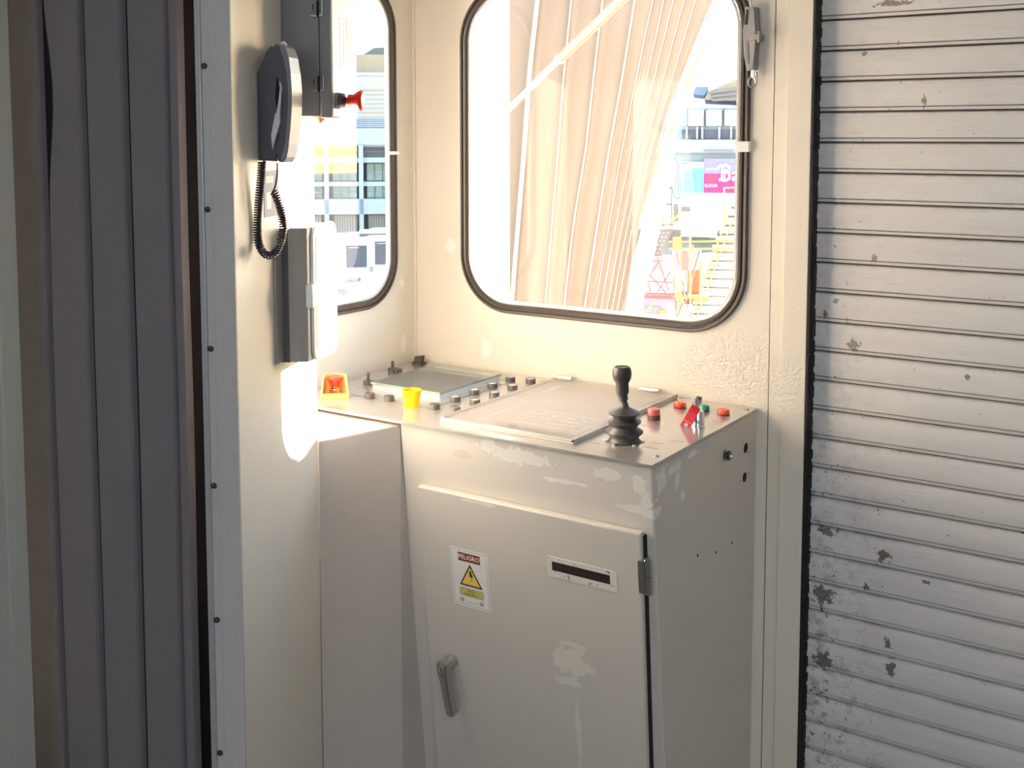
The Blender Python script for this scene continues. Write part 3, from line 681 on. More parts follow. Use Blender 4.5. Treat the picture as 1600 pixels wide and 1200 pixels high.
# telephone
TPH = TP @ Matrix.Translation((0, -.305, 1.577)) @ Matrix.Diagonal((.46, 1.45, .945, 1)) @ Matrix.Translation((0, .147, -1.577))
ph = empty('wall_telephone', W(.02, -.27, 1.575), 'dark grey telephone handset in wall cradle on the pillar above the coiled cord', 'telephone')
mb = MB(TPH); mb.prism([(.0, 1.580), (.075, 1.578), (.086, 1.590), (.088, 1.640), (.076, 1.70), (.076, 1.742), (.084, 1.75), (.084, 1.792), (.055, 1.794), (.045, 1.770), (.0, 1.745)], -.138, -.095, 'phone', axis=1, bev=.004); mb.build('cradle', ph)
mb = MB(TPH); mb.prism([(.066, 1.600), (.090, 1.636), (.100, 1.652), (.100, 1.668), (.110, 1.72), (.103, 1.722), (.093, 1.674), (.080, 1.668), (.062, 1.628)], -.1435, -.10, M['silver'], axis=1, bev=.002); o = mb.build('cradle_highlight', ph); o['label'] = 'silver grey strip painting the highlight on the cradle'  # pale strip paints in the highlight on the cradle base
outer = [(.112, 1.796), (.130, 1.790), (.143, 1.772), (.151, 1.742), (.155, 1.710), (.154, 1.680), (.148, 1.645), (.139, 1.610), (.128, 1.586), (.114, 1.576)]
inner = [(.098, 1.577), (.088, 1.592), (.092, 1.612), (.106, 1.640), (.116, 1.672), (.118, 1.705), (.110, 1.725), (.094, 1.735), (.082, 1.752), (.082, 1.788), (.090, 1.796)]
mid = [(x-.016, z) for x, z in outer]
hs = MB(TPH); hs.prism([(x, z) for x, z in mid]+inner, -.146, -.113, 'phone', axis=1, bev=.004); hs.build('handset', ph)
hs = MB(TPH); hs.prism(outer+mid[::-1], -.147, -.112, 'phonelight', axis=1, bev=.006); o = hs.build('handset_back', ph); o['label'] = 'pale silver grey outer shell of the handset'
mb = MB(TPH); mb.tube([(.092+.014*math.cos(math.radians(t)), -.12, 1.788+.014*math.sin(math.radians(t))) for t in range(-10, 191, 20)], .003, 'white'); mb.build('hook', ph)
mb = MB(TPH); mb.tube([(.028+.016*math.cos(math.radians(t)), -.12, 1.755+.032*math.sin(math.radians(t))) for t in range(0, 181, 15)], .0022, 'steel'); mb.build('wire_loop', ph)
def pxo(px, py): return (.008+(px-397)*.00120, -.318, 1.774-(py-80)*.00115)
def spline(pts, n):
    out = []; P_ = [pts[0]]+pts+[pts[-1]]
    for i in range(1, len(P_)-2):
        for k_ in range(n):
            t = k_/n; a, b, c, d = P_[i-1:i+3]
            out.append(tuple(.5*((2*b[j])+(-a[j]+c[j])*t+(2*a[j]-5*b[j]+4*c[j]-d[j])*t*t+(-a[j]+3*b[j]-3*c[j]+d[j])*t**3) for j in range(3)))
    out.append(pts[-1]); return out
def coil(path, r, pitch, steps=9):
    path = [V(p) for p in path]; L = [0]
    for a, b in zip(path, path[1:]): L.append(L[-1]+(b-a).length)
    tot = L[-1]; n = int(tot/pitch*steps); out = []; j = 0
    for i in range(n+1):
        d = tot*i/n
        while j < len(L)-2 and L[j+1] < d: j += 1
        t = (d-L[j])/max(1e-9, L[j+1]-L[j]); p = path[j].lerp(path[j+1], t); tg_ = (path[j+1]-path[j]).normalized()
        u = V((0, 1, 0)); w = tg_.cross(u).normalized(); a = 2*PI*i/steps
        out.append(p+u*math.cos(a)*r+w*math.sin(a)*r)
    return out
p1 = spline([pxo(406, 250), pxo(404, 275), pxo(400, 310), pxo(397, 350), pxo(399, 378), pxo(410, 394), pxo(424, 390), pxo(434, 370)], 8)
p2 = spline([pxo(434, 370), pxo(437, 350), pxo(435, 330), pxo(429, 308), pxo(423, 296)], 8)
mb = MB(TP); mb.tube(coil(p1, .0062, .0044), .0018, 'cord', 6); c_ = mb.build('coiled_cord', ph, sharp=180)
mb = MB(TP); mb.tube(coil(p2, .0062, .0044), .0018, 'cordred', 6); mb.build('coiled_cord', ph, sharp=180)
mb = MB(TP); mb.tube(spline([pxo(419, 301), pxo(425, 290), pxo(429, 272), pxo(430, 252)], 6), .0017, 'cord'); mb.build('cord_lead', ph)
# upper box
eb = empty('electrical_box', W(.05, -.1, 1.655), 'tall grey electrical box with emergency stop, top of the pillar beside the telephone', 'electrical box')
mb = MB(TP); mb.box((.0008, -.169, 1.660), (.0735, -.024, 2.10), 'boxgray', .002); mb.build('body', eb)
mb = MB(TP); mb.box((.0745, -.170, 1.657), (.0985, -.022, 2.102), 'boxgray', .003); dr = mb.build('lid', eb)
mb = MB(TP); mb.box((.0986, -.166, 1.661), (.0995, -.026, 2.098), 'boxlight'); f_ = mb.build('lit_face', dr)  # paler sheet paints the sunlit front of the grey box
mb = MB(TP)
mb.prism(rrect(-.115, 1.71, -.075, 1.74, .003, n=3), .0996, .0999, 'paper', axis=0)
for i in range(9): mb.box((.0996, -.125, 1.752+i*.012), (.0999, -.060, 1.7526+i*.012), 'ink')
for i in range(4): mb.box((.0996, -.125+i*.0215, 1.752), (.0999, -.124+i*.0215, 1.848), 'ink')
mb.build('printed_legend', dr)
for z in (1.723, 1.862, 2.001):
    s0 = -.1705
    mb = MB(TP); mb.box((.060, s0-.003, z-.017), (.0715, s0, z-.014), 'steel', .0005); mb.box((.0715, s0-.003, z-.017), (.0745, s0, z+.012), 'groove')
    mb.box((.0630, s0-.0022, z-.006), (.0715, s0, z+.010), 'boxgray', .001); mb.box((.0635, s0-.0026, z-.004), (.0655, s0, z+.006), 'groove')
    mb.box((.0765, s0-.003, z-.016), (.0825, s0, z-.013), 'steel'); mb.box((.0815, s0-.004, z-.016), (.0840, s0, z+.014), 'steel', .0008); mb.build('latch', eb)
mb = MB(TP); mb.lathe([(0, 0), (.004, .001), (.009, .007), (.014, .012), (0, .012)], 'amber', (.066, -.15, 1.648), n=20); mb.build('cable_gland', eb)
ec = (.0995, -.148, 1.690)
mb = MB(TP); mb.lathe([(0, 0), (.0155, 0), (.0155, .007)], 'boxgray', ec, (1, 0, 0), 28); mb.lathe([(.0155, .007), (.0145, .007), (.0145, .016), (.008, .018), (.006, .020), (.006, .026)], 'blackp', ec, (1, 0, 0), 28); o = mb.build('emergency_button', eb)
mb = MB(TP); mb.lathe([(.006, .022), (.0125, .024), (.0130, .035), (.0185, .043), (.0200, .048), (.0150, .053), (0, .055)], 'red', ec, (1, 0, 0), 32); mb.build('mushroom_head', o)
# lower box
ib = empty('distribution_box', W(.03, -.12, 1.19), 'grey distribution box with label sheet and clear cover, mounted below the coiled cord', 'distribution box')
mb = MB(TP); mb.box((0, -.229, 1.197), (.005, -.04, 1.405), 'caseg', .001); mb.build('back_plate', ib)
mb = MB(TP); mb.box((.0, -.198, 1.194), (.018, -.05, 1.449), 'cased', .002); mb.build('base', ib)
mb = MB(TP); mb.prism([(.0185, -.200), (.0400, -.200), (.0530, -.193), (.0545, -.180), (.0545, -.050), (.0185, -.050)], 1.196, 1.451, 'caseg', bev=.002); cv = mb.build('cover', ib)
mb = MB(TP); mb.prism(rrect(-.178, 1.192, -.045, 1.455, .022, n=6), .0547, .0600, 'white', axis=0, bev=.0015); fp = mb.build('front_frame', cv)
mb = MB(TP); mb.prism(rrect(-.166, 1.218, -.070, 1.435, .004, n=3), .0602, .0608, 'paper', axis=0)
for i in range(9): mb.box((.0608, -.160, 1.236+i*.021), (.0611, -.078, 1.2368+i*.021), 'ink')
for i in range(6): mb.box((.0608, -.155+i*.012, 1.328), (.0611, -.1540+i*.012, 1.336), 'ink')
mb.build('label_sheet', cv)
mb = MB(TP); mb.box((.052, -.202, 1.300), (.066, -.168, 1.345), 'white', .003); mb.build('latch_tab', cv)
# notices on the pillar
mb = MB(TP); mb.box((.0002, -.166, 1.481), (.0010, -.083, 1.532), 'orange'); mb.box((.0010, -.150, 1.521), (.0013, -.100, 1.526), 'paper'); mb.box((.0010, -.145, 1.505), (.0013, -.105, 1.516), 'paper'); mb.box((.0010, -.142, 1.486), (.0013, -.112, 1.500), 'paper')
tag(mb.build('orange_sticker'), 'small square orange sticker with white symbols on the pillar', 'sticker')
mb = MB(TP); mb.box((.0002, -.268, 1.475), (.0010, -.196, 1.560), simple('pale_blue_grey_print', srgb(128, 136, 156), .6)); mb.box((.0010, -.258, 1.538), (.0013, -.225, 1.550), 'paper'); mb.box((.0010, -.258, 1.490), (.0013, -.235, 1.520), 'paper')
for i in range(3): mb.box((.0013, -.255+i*.008, 1.540), (.0016, -.254+i*.008, 1.548), 'ink')
tag(mb.build('telephone_notice'), 'pale blue-grey notice on the pillar behind the coiled cord', 'notice')
# latch device at window edge
ld = empty('window_lock', (.98, -.004, 1.77), 'grey plastic window lock with hanging metal ring at the right window edge', 'lock')
mb = MB(); mb.prism([(.966, 1.912), (.990, 1.910), (.994, 1.862), (.992, 1.842), (.990, 1.772), (.972, 1.770), (.966, 1.80), (.962, 1.86)], -.030, -.002, 'boxgray', axis=1, bev=.003); mb.build('body', ld)
mb = MB(); mb.prism([(.970, 1.905), (.974, 1.905), (.973, 1.872), (.966, 1.872)], -.0315, -.029, 'groove', axis=1); mb.build('slot', ld); mb = MB(); mb.prism([(.968, 1.835), (.975, 1.835), (.978, 1.785), (.972, 1.785)], -.0315, -.029, 'phonelight', axis=1); mb.build('inlay', ld)
mb = MB(); mb.box((.980, -.040, 1.836), (1.004, -.006, 1.850), 'boxgray', .002); mb.box((1.000, -.042, 1.830), (1.006, -.030, 1.856), 'boxgray', .001); mb.build('clamp', ld)
mb = MB(); mb.cyl((.984, -.018, 1.771), (.984, -.018, 1.757), .006, 'chrome'); mb.cyl((.990, -.018, 1.757), (.990, -.018, 1.768), .004, 'steel'); mb.build('pin', ld)
mb = MB(); mb.tube([(.981+.0085*math.cos(t*PI/10), -.018, 1.745+.0115*math.sin(t*PI/10)) for t in range(20)], .0018, 'steel', closed=True); mb.build('ring', ld)
mb = MB(); mb.tube([(.975, -.015, 1.912), (.970, -.012, 1.945), (.962, -.010, 2.0), (.960, -.010, 2.15), (.962, -.010, 2.45)], .0022, 'steel'); mb.build('cable', ld)

# =================================================================== OUTSIDE
mb = MB(); mb.box((-220, .9, -4.3), (120, 300, -4.0), 'concrete'); g = mb.build('ground'); g['kind'] = 'structure'
# canopy bellows
def PX(px, py, y):
    d = (rt*((px-800)/1745)-up*((py-362.5)/1745)+fw); t = (y-CAMLOC.y)/d.y; return CAMLOC+d*t
cb = empty('docking_canopy', (-.3, 1.6, .2), 'tan pleated fabric canopy side hanging outside the big window', 'canopy')
def bez(line, n=14):
    out = []
    for i in range(n+1):
        t = i/n*(len(line)-1); j = min(int(t), len(line)-2); f = t-j
        out.append((line[j][0]*(1-f)+line[j+1][0]*f, line[j][1]*(1-f)+line[j+1][1]*f))
    return out
ribs_px = [[(700, -60), (696, 120), (690, 240), (684, 360), (678, 560)], [(756, -60), (750, 120), (744, 240), (738, 360), (728, 560)],
  [(848, -60), (828, 120), (820, 240), (810, 360), (794, 560)], [(900, -60), (882, 120), (873, 240), (863, 360), (846, 560)],
  [(950, -60), (929, 120), (917, 230), (897, 351), (874, 560)], [(1003, -60), (974, 120), (951, 245), (932, 370), (902, 560)],
  [(1034, -60), (996, 120), (971, 245), (950, 370), (917, 560)], [(1052, -60), (1012, 120), (985, 245), (960, 370), (927, 560)], [(1068, -60), (1024, 120), (996, 245), (970, 370), (936, 560)],
  [(1086, -60), (1038, 120), (1006, 245), (978, 370), (944, 560)], [(1106, -60), (1052, 120), (1016, 245), (986, 370), (953, 560)], [(1138, -60), (1064, 120), (1032, 225), (994, 370), (962, 560)]]
YB = 1.6
R3 = [[PX(p[0], p[1], YB) for p in bez(r)] for r in ribs_px]
for i in range(len(R3)-1):
    a, b = R3[i], R3[i+1]; mb = MB(); k = mb.mi('fabric'); rows = []
    wdt = (b[5]-a[5]).length; dep = min(.07, wdt*.35)
    for p, q_ in zip(a, b):
        row = []
        for j in range(7):
            t = j/6; pt = p.lerp(q_, t); pt = pt+V((0, dep*math.sin(PI*t)**.8, 0)); row.append(mb._v(pt))
        rows.append(row)
    for r0, r1 in zip(rows, rows[1:]):
        for j in range(6):
            f = mb.bm.faces.new((r0[j], r0[j+1], r1[j+1], r1[j])); f.material_index = k; f.smooth = True
    o = mb.build('pleat', cb); md = o.modifiers.new('thickness', 'SOLIDIFY'); md.thickness = .004
for i, r in enumerate(R3[1:-1]):
    mb = MB(); mb.tube([p+V((0, -.006, 0)) for p in r], .010 if i == 1 else (.0036 if i < 5 else .0022), 'sheer', 8); mb.build('piping', cb)
# white cloth edge
edge = [[(1138, -60), (1064, 120), (1032, 225), (994, 370), (962, 560)], [(1152, -60), (1092, 90), (1058, 215), (1024, 370), (990, 560)]]
E3 = [[PX(p[0], p[1], YB+.02) for p in bez(r)] for r in edge]
mb = MB(); k = mb.mi('sheer'); rows = []
for ii, (p, q_) in enumerate(zip(*E3)):
    rows.append([mb._v(p.lerp(q_, j/5)+V((.008*pnoise(V((ii*.9, j*.4, 3))), .03*math.sin(j*1.3+ii*.8), 0))) for j in range(6)])
for r0, r1 in zip(rows, rows[1:]):
    for j in range(5):
        f = mb.bm.faces.new((r0[j], r0[j+1], r1[j+1], r1[j])); f.material_index = k; f.smooth = True
o = mb.build('cloth_edge', cb); md = o.modifiers.new('thickness', 'SOLIDIFY'); md.thickness = .003
# unseen pleated panel, added to keep the sun off the left wall
mb = MB(); k = mb.mi('fabric'); rows = []
for zz in (-.2, 1.1, 2.6, 4.2):
    rows.append([mb._v((.57+j*.031, 1.0+(.03 if j % 2 else 0), zz)) for j in range(12)])
for r0, r1 in zip(rows, rows[1:]):
    for j in range(11):
        f = mb.bm.faces.new((r0[j], r0[j+1], r1[j+1], r1[j])); f.material_index = k
c2 = mb.build('sun_blocker'); md = c2.modifiers.new('thickness', 'SOLIDIFY'); md.thickness = .012
tag(c2, 'pleated fabric panel added outside, out of view, to block the sun', 'curtain')
# support pole and post
mb = MB(); a, b, c = PX(772, 193, .9), PX(874, 92, .9), PX(1010, -38, .9)
mb.cyl(a, b+(c-b)*.02, .0115, simple('dull_steel_rod', srgb(120, 118, 116), .4, .6)); pole = mb.build('support_pole'); 
mb = MB(); mb.cyl(b, c, .017, 'polecream', 20); mb.cyl(b-(c-b).normalized()*.006, b, .019, 'castmetal', 20); mb.build('outer_tube', pole)
tag(pole, 'slanting telescopic metal pole crossing in front of the canopy', 'pole')
mb = MB(); mb.box((-.06, .22, .9), (.135, .27, 2.6), 'white', .003); tag(mb.build('white_post'), 'white painted post outside the left edge of the big window', 'post')

# --- frames far away: u right, v up, w towards the cab
def far_frame(px, dist, py=215):
    d = (rt*((px-800)/1745)-up*((py-362.5)/1745)+fw); h = V((d.x, d.y, 0)).length; c = CAMLOC+d*(dist/h); c.z = CAMLOC.z
    fwd = V((d.x, d.y, 0)).normalized(); r_ = V((fwd.y, -fwd.x, 0)); return frame(c, r_, (0, 0, 1), -fwd)
# terminal building seen through the small window
D1 = 60; F1 = far_frame(550, D1); S1 = D1/1745*.985
def q1(px, py): return ((px-550)*S1, -(py-215)*S1)
tb = empty('terminal_building', F1.translation+V((0, 0, -5.6)), 'white terminal building with glazed bridge level seen through the small window', 'building')
def fbox(mb, qf, x0, y0, x1, y1, w0, w1, m, bev=0):
    a = qf(x0, y0); b = qf(x1, y1); mb.box((a[0], a[1], w0), (b[0], b[1], w1), m, bev)
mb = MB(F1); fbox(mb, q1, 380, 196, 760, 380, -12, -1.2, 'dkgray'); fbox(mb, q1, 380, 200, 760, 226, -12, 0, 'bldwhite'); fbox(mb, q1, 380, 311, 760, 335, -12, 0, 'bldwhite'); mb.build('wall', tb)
mb = MB(F1); fbox(mb, q1, 380, 184, 760, 200, -12, -.3, 'bldblue')
for i in range(5): fbox(mb, q1, 380, 185+i*3, 760, 186.3+i*3, -.35, -.2, 'bldwhite')
mb.build('louvre_band', tb)
mb = MB(F1); fbox(mb, q1, 380, 226, 760, 246, -2, -1.0, 'bldblue'); fbox(mb, q1, 380, 246, 760, 254, -1, -.2, 'bldwhite'); fbox(mb, q1, 380, 284, 760, 291, -1, -.2, 'bldwhite')
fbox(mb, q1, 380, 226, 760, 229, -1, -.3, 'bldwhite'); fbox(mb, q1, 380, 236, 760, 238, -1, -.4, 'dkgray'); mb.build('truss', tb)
for j in range(7):
    x = 402+j*54
    mb = MB(F1); fbox(mb, q1, x-4, 224, x+3, 380, -1, 0, 'bldwhite'); mb.build('column', tb)
    for (ya, yb) in ((256, 283), (292, 311)):
        mb = MB(F1); fbox(mb, q1, x+8, ya, x+46, yb, -1.1, -.9, 'bldglass')
        for m_ in range(4): fbox(mb, q1, x+8+m_*12.6, ya, x+9.4+m_*12.6, yb, -.95, -.75, 'dkgray')
        fbox(mb, q1, x+8, (ya+yb)/2-1, x+46, (ya+yb)/2, -.95, -.8, 'bldwhite'); mb.build('window', tb)
    mb = MB(F1); fbox(mb, q1, x+10, 338, x+44, 380, -1.1, -.8, 'caseg')
    for m_ in range(8): fbox(mb, q1, x+11+m_*4, 338, x+11.8+m_*4, 380, -.85, -.75, 'cased')
    mb.build('door', tb)
# upper terminal roofs behind
F1b = far_frame(590, 85); S1b = 85/1745*.985
def q1b(px, py): return ((px-590)*S1b, -(py-215)*S1b)
mb = MB(F1b); fbox(mb, q1b, 400, 118, 800, 331, -10, 0, 'bldwhite'); fbox(mb, q1b, 400, 84, 800, 120, -12, -1, 'bldtan'); fbox(mb, q1b, 400, 114, 800, 118, -12, .4, 'bldwhite')
mb.prism([q1b(566, 84), q1b(640, 84), q1b(640, 68), q1b(585, 72)], -8, -2, 'vehglass')
for i in range(9): fbox(mb, q1b, 560, 140+i*7, 800, 141.5+i*7, 0, .15, 'bldtan')
tag(mb.build('terminal_hall'), 'stepped pale terminal hall behind the glazed bridge building', 'building')
# vehicle
F2 = far_frame(560, 34); S2 = 34/1745*.985
def q2(px, py): return ((px-560)*S2, -(py-215)*S2)
vh = empty('ground_vehicle', F2.translation+V((0, 0, -5.6)), 'white airport ground vehicle parked below the small window view', 'vehicle')
mb = MB(F2); a = [q2(521, 374), q2(572, 371), q2(580, 366), q2(700, 362), q2(700, 505), q2(524, 505), q2(522, 440)]
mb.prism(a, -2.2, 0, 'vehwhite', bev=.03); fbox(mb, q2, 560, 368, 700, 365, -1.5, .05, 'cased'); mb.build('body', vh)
for (x0, y0, x1, y1) in ((539, 384, 571, 419), (584, 378, 640, 415)):
    mb = MB(F2); fbox(mb, q2, x0, y0, x1, y1, 0, .03, 'vehglass'); fbox(mb, q2, x0-1.5, y0-1.2, x1+1, y0, 0, .05, 'boxlight'); fbox(mb, q2, x0+3, y0+3, x0+20, y0+4, .03, .04, 'bldwhite'); mb.build('window', vh)
mb = MB(F2); mb.text('LAGU', F2.inverted() @ F2 @ Matrix.Translation((*q2(549, 440), .02)), .16, 'ink', .005); mb.text('a', Matrix.Translation((*q2(559, 437), .02)), .2, 'black_ink', .005); mb.text('TD', Matrix.Translation((*q2(532, 458), .02)), .2, 'ink', .005)
fbox(mb, q2, 575, 418, 581, 427, 0, .02, 'ink'); mb.build('lettering', vh)
for x in (545, 640):
    mb = MB(F2); c = q2(x, 500); mb.lathe([(0, -.12), (.42, -.12), (.45, 0), (.42, .12), (0, .12)], 'blackrubber', (c[0], c[1]+.1, -.1), (0, 0, 1), 24); mb.build('wheel', vh)
# buildings through the big window
F3 = far_frame(1110, 60); S3 = 60/1745*.99
def q3(px, py): return ((px-1110)*S3, -(py-215)*S3)
b3 = empty('pier_building', F3.translation+V((0, 0, -5.6)), 'pale pier building with sloping roof and wide window band seen in the big window', 'building')
mb = MB(F3); fbox(mb, q3, 900, 168, 1320, 330, -14, -.6, 'bldwhite'); fbox(mb, q3, 900, 218, 1320, 238, -1, .1, 'bldwhite'); fbox(mb, q3, 1100, 233, 1320, 236, -.2, .25, 'ink'); mb.build('wall', b3)
mb = MB(F3); mb.prism([q3(1106, 144), q3(1156, 122), q3(1320, 108), q3(1320, 166), q3(1100, 156)], -10, .4, 'bldwhite', m2=M['bldtan']); mb.prism([q3(1082, 148), q3(1100, 150), q3(1106, 136), q3(1086, 136)], -6, 0, 'bldblue'); mb.build('roof', b3)
for i in range(3): 
    mb = MB(F3); p, r_ = q3(1108+i*2, 146-i*0), q3(1330, 118+i*12); mb.cyl((p[0], p[1]-i*.2, .5), (r_[0], r_[1], .5), .07, 'ink', 8); mb.build('roof_beam', b3)
mb = MB(F3); fbox(mb, q3, 1066, 202, 1320, 216, -.6, -.4, 'dkgray')
for x in (1072, 1088, 1096, 1122, 1140, 1158, 1180, 1210, 1240): fbox(mb, q3, x, 198, x+3, 217, -.5, -.2, 'bldwhite')
mb.build('window_band', b3)
for i in range(7):
    mb = MB(F3); fbox(mb, q3, 1075+i*28, 172, 1099+i*28, 196, -.6, -.3, 'white'); fbox(mb, q3, 1074+i*28, 170, 1075.2+i*28, 198, -.6, -.1, 'cased'); mb.build('cladding_panel', b3)
# banner
mb = MB(F3); fbox(mb, q3, 1064, 252, 1101, 262, -.5, .12, 'bldwhite'); fbox(mb, q3, 1064, 260, 1101, 300, -.5, .1, 'skyblue'); fbox(mb, q3, 1101, 247, 1230, 257, -.5, .1, 'bannergray'); fbox(mb, q3, 1101, 257, 1230, 272, -.5, .14, 'bannergray'); fbox(mb, q3, 1101, 270, 1230, 300, -.5, .16, 'pink'); fbox(mb, q3, 1064, 300, 1230, 328, -.5, .1, 'boxlight')
def stroke(pts, w, m='paper', z0=.17, z1=.22):
    for a, b in zip(pts, pts[1:]):
        a2, b2 = V(q3(*a)), V(q3(*b)); d = (b2-a2).normalized()*w*.3; n_ = V((-(b2-a2).y, (b2-a2).x)).normalized()*w/2
        mb.prism([tuple(a2-d-n_), tuple(b2+d-n_), tuple(b2+d+n_), tuple(a2-d+n_)], z0, z1, m)
# blackletter B and a
stroke([(1125, 259), (1129, 257), (1129, 278), (1125, 280)], .12); stroke([(1129, 258), (1133, 256), (1139, 259), (1139, 264), (1131, 267)], .13); stroke([(1131, 267), (1139, 269), (1140, 277), (1134, 281), (1125, 279)], .13)
stroke([(1133, 257), (1133, 280)], .05); stroke([(1124, 263), (1121, 260), (1126, 256)], .08)
stroke([(1144, 270), (1149, 268), (1152, 271), (1152, 280), (1155, 281)], .10); stroke([(1152, 274), (1145, 276), (1145, 280), (1152, 279)], .08)
for i in range(4): fbox(mb, q3, 1105, 273+i*3, 1120-i*2, 274+i*3, .16, .18, 'orange')
mb.text('ELEGIR', Matrix.Translation((*q3(1112, 289), .2)), .22, 'paper', .01); fbox(mb, q3, 1104, 262, 1122, 264, .14, .17, 'paper'); fbox(mb, q3, 1069, 262, 1084, 265, .1, .13, 'paper')
tag(mb.build('advertising_banner'), 'magenta and blue advertising banner with white gothic letters', 'banner')
# hose loops in front of the banner
F4 = far_frame(1080, 18); S4 = 18/1745*.99
def q4(px, py, w=0): p = ((px-1080)*S4, -(py-215)*S4, w); return p
mb = MB(F4); mb.tube(spline([q4(1052, 244), q4(1060, 252), q4(1062, 262), q4(1056, 300), q4(1060, 309), q4(1066, 303), q4(1068, 270), q4(1066, 258), q4(1072, 255), q4(1078, 260), q4(1084, 300), q4(1090, 322)], 6), .008, 'dkgray', 6)
tag(mb.build('hose'), 'looped dark hose hanging in front of the blue banner', 'hose')
# belt loader / lift with red scissor frame
def bar(mb, a, b, r, m): mb.cyl(q4(*a), q4(*b), r, m, 8)
lf = empty('baggage_lift', F4.translation+V((0, 0, -5.6)), 'red and yellow lift machine with white cab and lattice arms outside the big window', 'lift')
mb = MB(F4)
for a, b in (((1004, 405, 0), (1000, 480, 0)), ((1030, 402, 0), (1048, 455, 0)), ((1000, 460, 0), (1060, 460, 0)), ((1004, 440, 0), (1058, 442, 0)), ((1004, 458, 0), (1030, 412, 0)), ((1020, 458, 0), (1008, 420, 0)), ((1030, 458, 0), (1050, 425, 0)), ((1044, 458, 0), (1018, 430, 0)), ((1004, 408, 0), (1040, 408, 0))): bar(mb, a, b, .012, 'gsered')
for i in range(14): bar(mb, (1006+i*2.6, 406+abs(i-7)*1.2, 0), (1009+i*2.2, 424, 0), .008, 'gsered')
mb.build('lattice', lf)
mb = MB(F4)
for a, b in (((1052, 385, .2), (1062, 500, .2)), ((1060, 385, .2), (1075, 470, .2)), ((1066, 470, .2), (1085, 380, .2)), ((1052, 462, .2), (1085, 464, .2)), ((1075, 470, .2), (1096, 385, .2)), ((1060, 500, .2), (1074, 460, .2)), ((1072, 460, .2), (1086, 500, .2))): bar(mb, a, b, .012, 'gsered')
mb.build('arm', lf)
mb = MB(F4)
for a, b in (((1048, 375, .3), (1150, 372, .3)), ((1048, 386, .3), (1150, 384, .3)), ((1056, 368, .3), (1056, 395, .3)), ((1066, 366, .3), (1066, 470, .3)), ((1080, 350, .3), (1082, 470, .3)), ((1050, 395, .3), (1066, 470, .3)), ((1056, 460, .3), (1076, 462, .3)), ((1098, 400, .3), (1096, 470, .3)), ((1056, 500, .3), (1068, 462, .3)), ((1084, 502, .3), (1068, 462, .3)), ((1005, 500, .3), (1008, 470, .3)), ((1008, 490, .3), (1030, 466, .3)), ((1042, 352, .3), (1066, 330, .3))): bar(mb, a, b, .013, 'gseyellow')
mb.box((*q4(1054, 384)[:2], .22), (*q4(1066, 368)[:2], .34), 'gseorange'); mb.build('railing', lf)
mb = MB(F4)
def bx(x0, y0, x1, y1, w0, w1, m): a, b = q4(x0, y0), q4(x1, y1); mb.box((a[0], a[1], w0), (b[0], b[1], w1), m, .005)
bx(996, 466, 1070, 520, -.6, -.02, 'bannergray'); bx(1000, 462, 1080, 467, -.6, .05, 'gsered'); bx(1030, 486, 1044, 492, -.02, .02, 'gseorange'); bx(1012, 480, 1034, 496, -.02, .02, 'ink'); bx(1056, 392, 1098, 424, -.5, -.2, 'bannergray'); bx(1066, 392, 1078, 424, -.2, -.1, 'dkgray'); bx(1076, 424, 1100, 462, -.5, -.2, 'polecream'); bx(1060, 462, 1110, 470, -.5, .1, 'gseorange'); bx(1070, 466, 1086, 474, -.2, .15, 'vehglass')
mb.build('chassis', lf)
mb = MB(F4); bx(1066, 322, 1120, 370, -.8, -.1, 'white'); bx(1080, 328, 1110, 362, -.1, -.05, 'boxlight'); bx(1066, 322, 1080, 330, -.1, -.02, 'dkgray'); bx(1068, 336, 1078, 346, -.1, -.05, 'caseg'); bx(1068, 352, 1078, 362, -.1, -.05, 'caseg'); bx(1110, 322, 1122, 370, -.2, 0, 'white'); bx(1054, 318, 1062, 346, -.2, 0, 'cased'); mb.build('cab', lf)
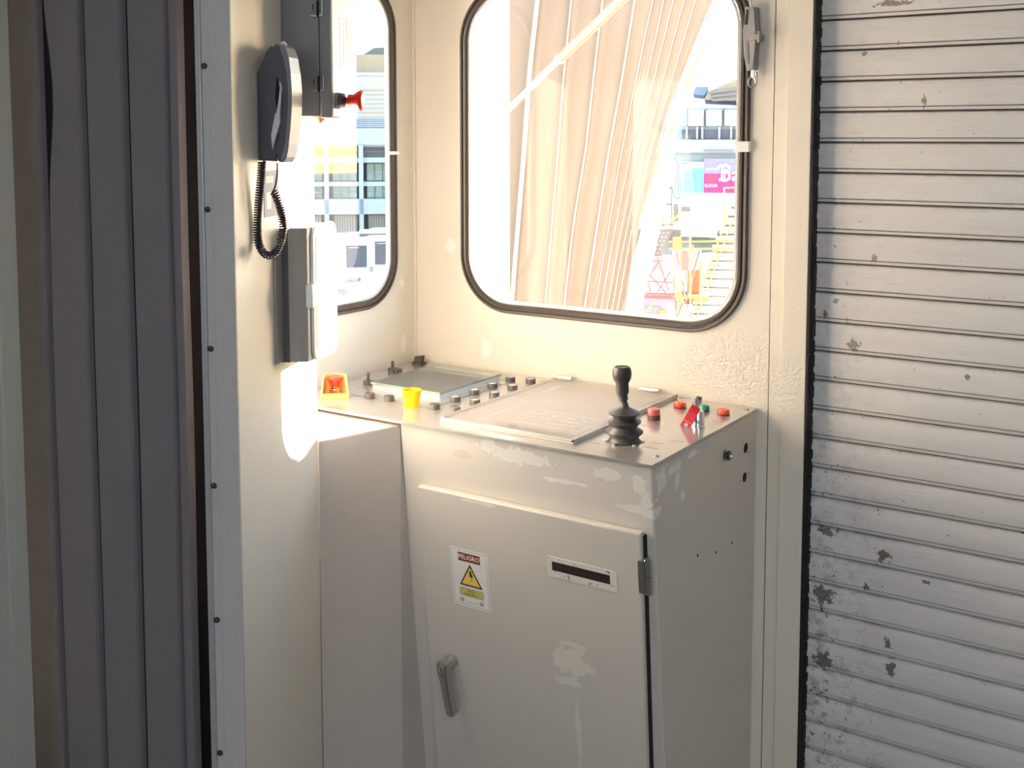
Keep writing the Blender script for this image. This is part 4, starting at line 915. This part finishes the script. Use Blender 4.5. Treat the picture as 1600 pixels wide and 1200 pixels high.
mb = MB(F4); pts = [q4(1031, 358)[:2], q4(1054, 357)[:2], q4(1037, 401)[:2], q4(1014, 401)[:2]]; mb.prism(pts, -.02, .02, 'cased')
for i in range(3):
    for j in range(6): c = q4(1033+i*6-j*3, 364+j*6.4); mb.box((c[0]-.006, c[1]-.006, .02), (c[0]+.02, c[1]+.012, .024), 'caseg')
mb.build('perforated_panel', lf)
mb = MB(F4)
for a, b in (((1040, 290, .1), (1038, 352, .1)), ((1052, 292, .1), (1052, 352, .1)), ((1036, 318, .1), (1054, 318, .1)), ((1030, 350, .1), (1055, 350, .1)), ((1040, 292, .1), (1052, 292, .1)), ((1032, 350, .1), (1042, 318, .1)), ((1028, 356, .1), (1056, 345, .1))): bar(mb, a, b, .012, 'polecream')
mb.build('side_frame', lf)
# mobile boarding stairs on the right
F5 = far_frame(1120, 23); S5 = 23/1745*.99
def q4(px, py, w=0): return ((px-1120)*S5, -(py-215)*S5, w)
stt = empty('mobile_stairs', F5.translation+V((1, 0, -5.6)), 'yellow mobile boarding stairs with grey treads at the right of the big window', 'boarding stairs')
for i in range(14):
    mb = MB(F5); x = 1146-i*5.2; y = 318+i*14.0; a, b = q4(x-4, y), q4(x+46, y+3); mb.box((a[0], a[1], -.9), (b[0], b[1], .0), 'white', .004); a, b = q4(x-2, y+3.2), q4(x+44, y+7.5); mb.box((a[0], a[1], -.9), (b[0], b[1], -.1), 'cased'); mb.build('tread', stt)
mb = MB(F5)
for a, b in (((1132, 292, .1), (1170, 290, .1)), ((1132, 292, .1), (1134, 345, .1)), ((1170, 290, .1), (1170, 330, .1)), ((1140, 330, .1), (1084, 500, .1)), ((1146, 340, .1), (1092, 500, .1)), ((1124, 372, .1), (1122, 395, .1)), ((1112, 408, .1), (1110, 432, .1)), ((1100, 440, .1), (1098, 470, .1)), ((1160, 400, .1), (1136, 500, .1)), ((1168, 400, .1), (1142, 500, .1)), ((1130, 340, .1), (1160, 340, .1))): bar(mb, a, b, .013, 'gseyellow')
mb.build('handrail', stt)
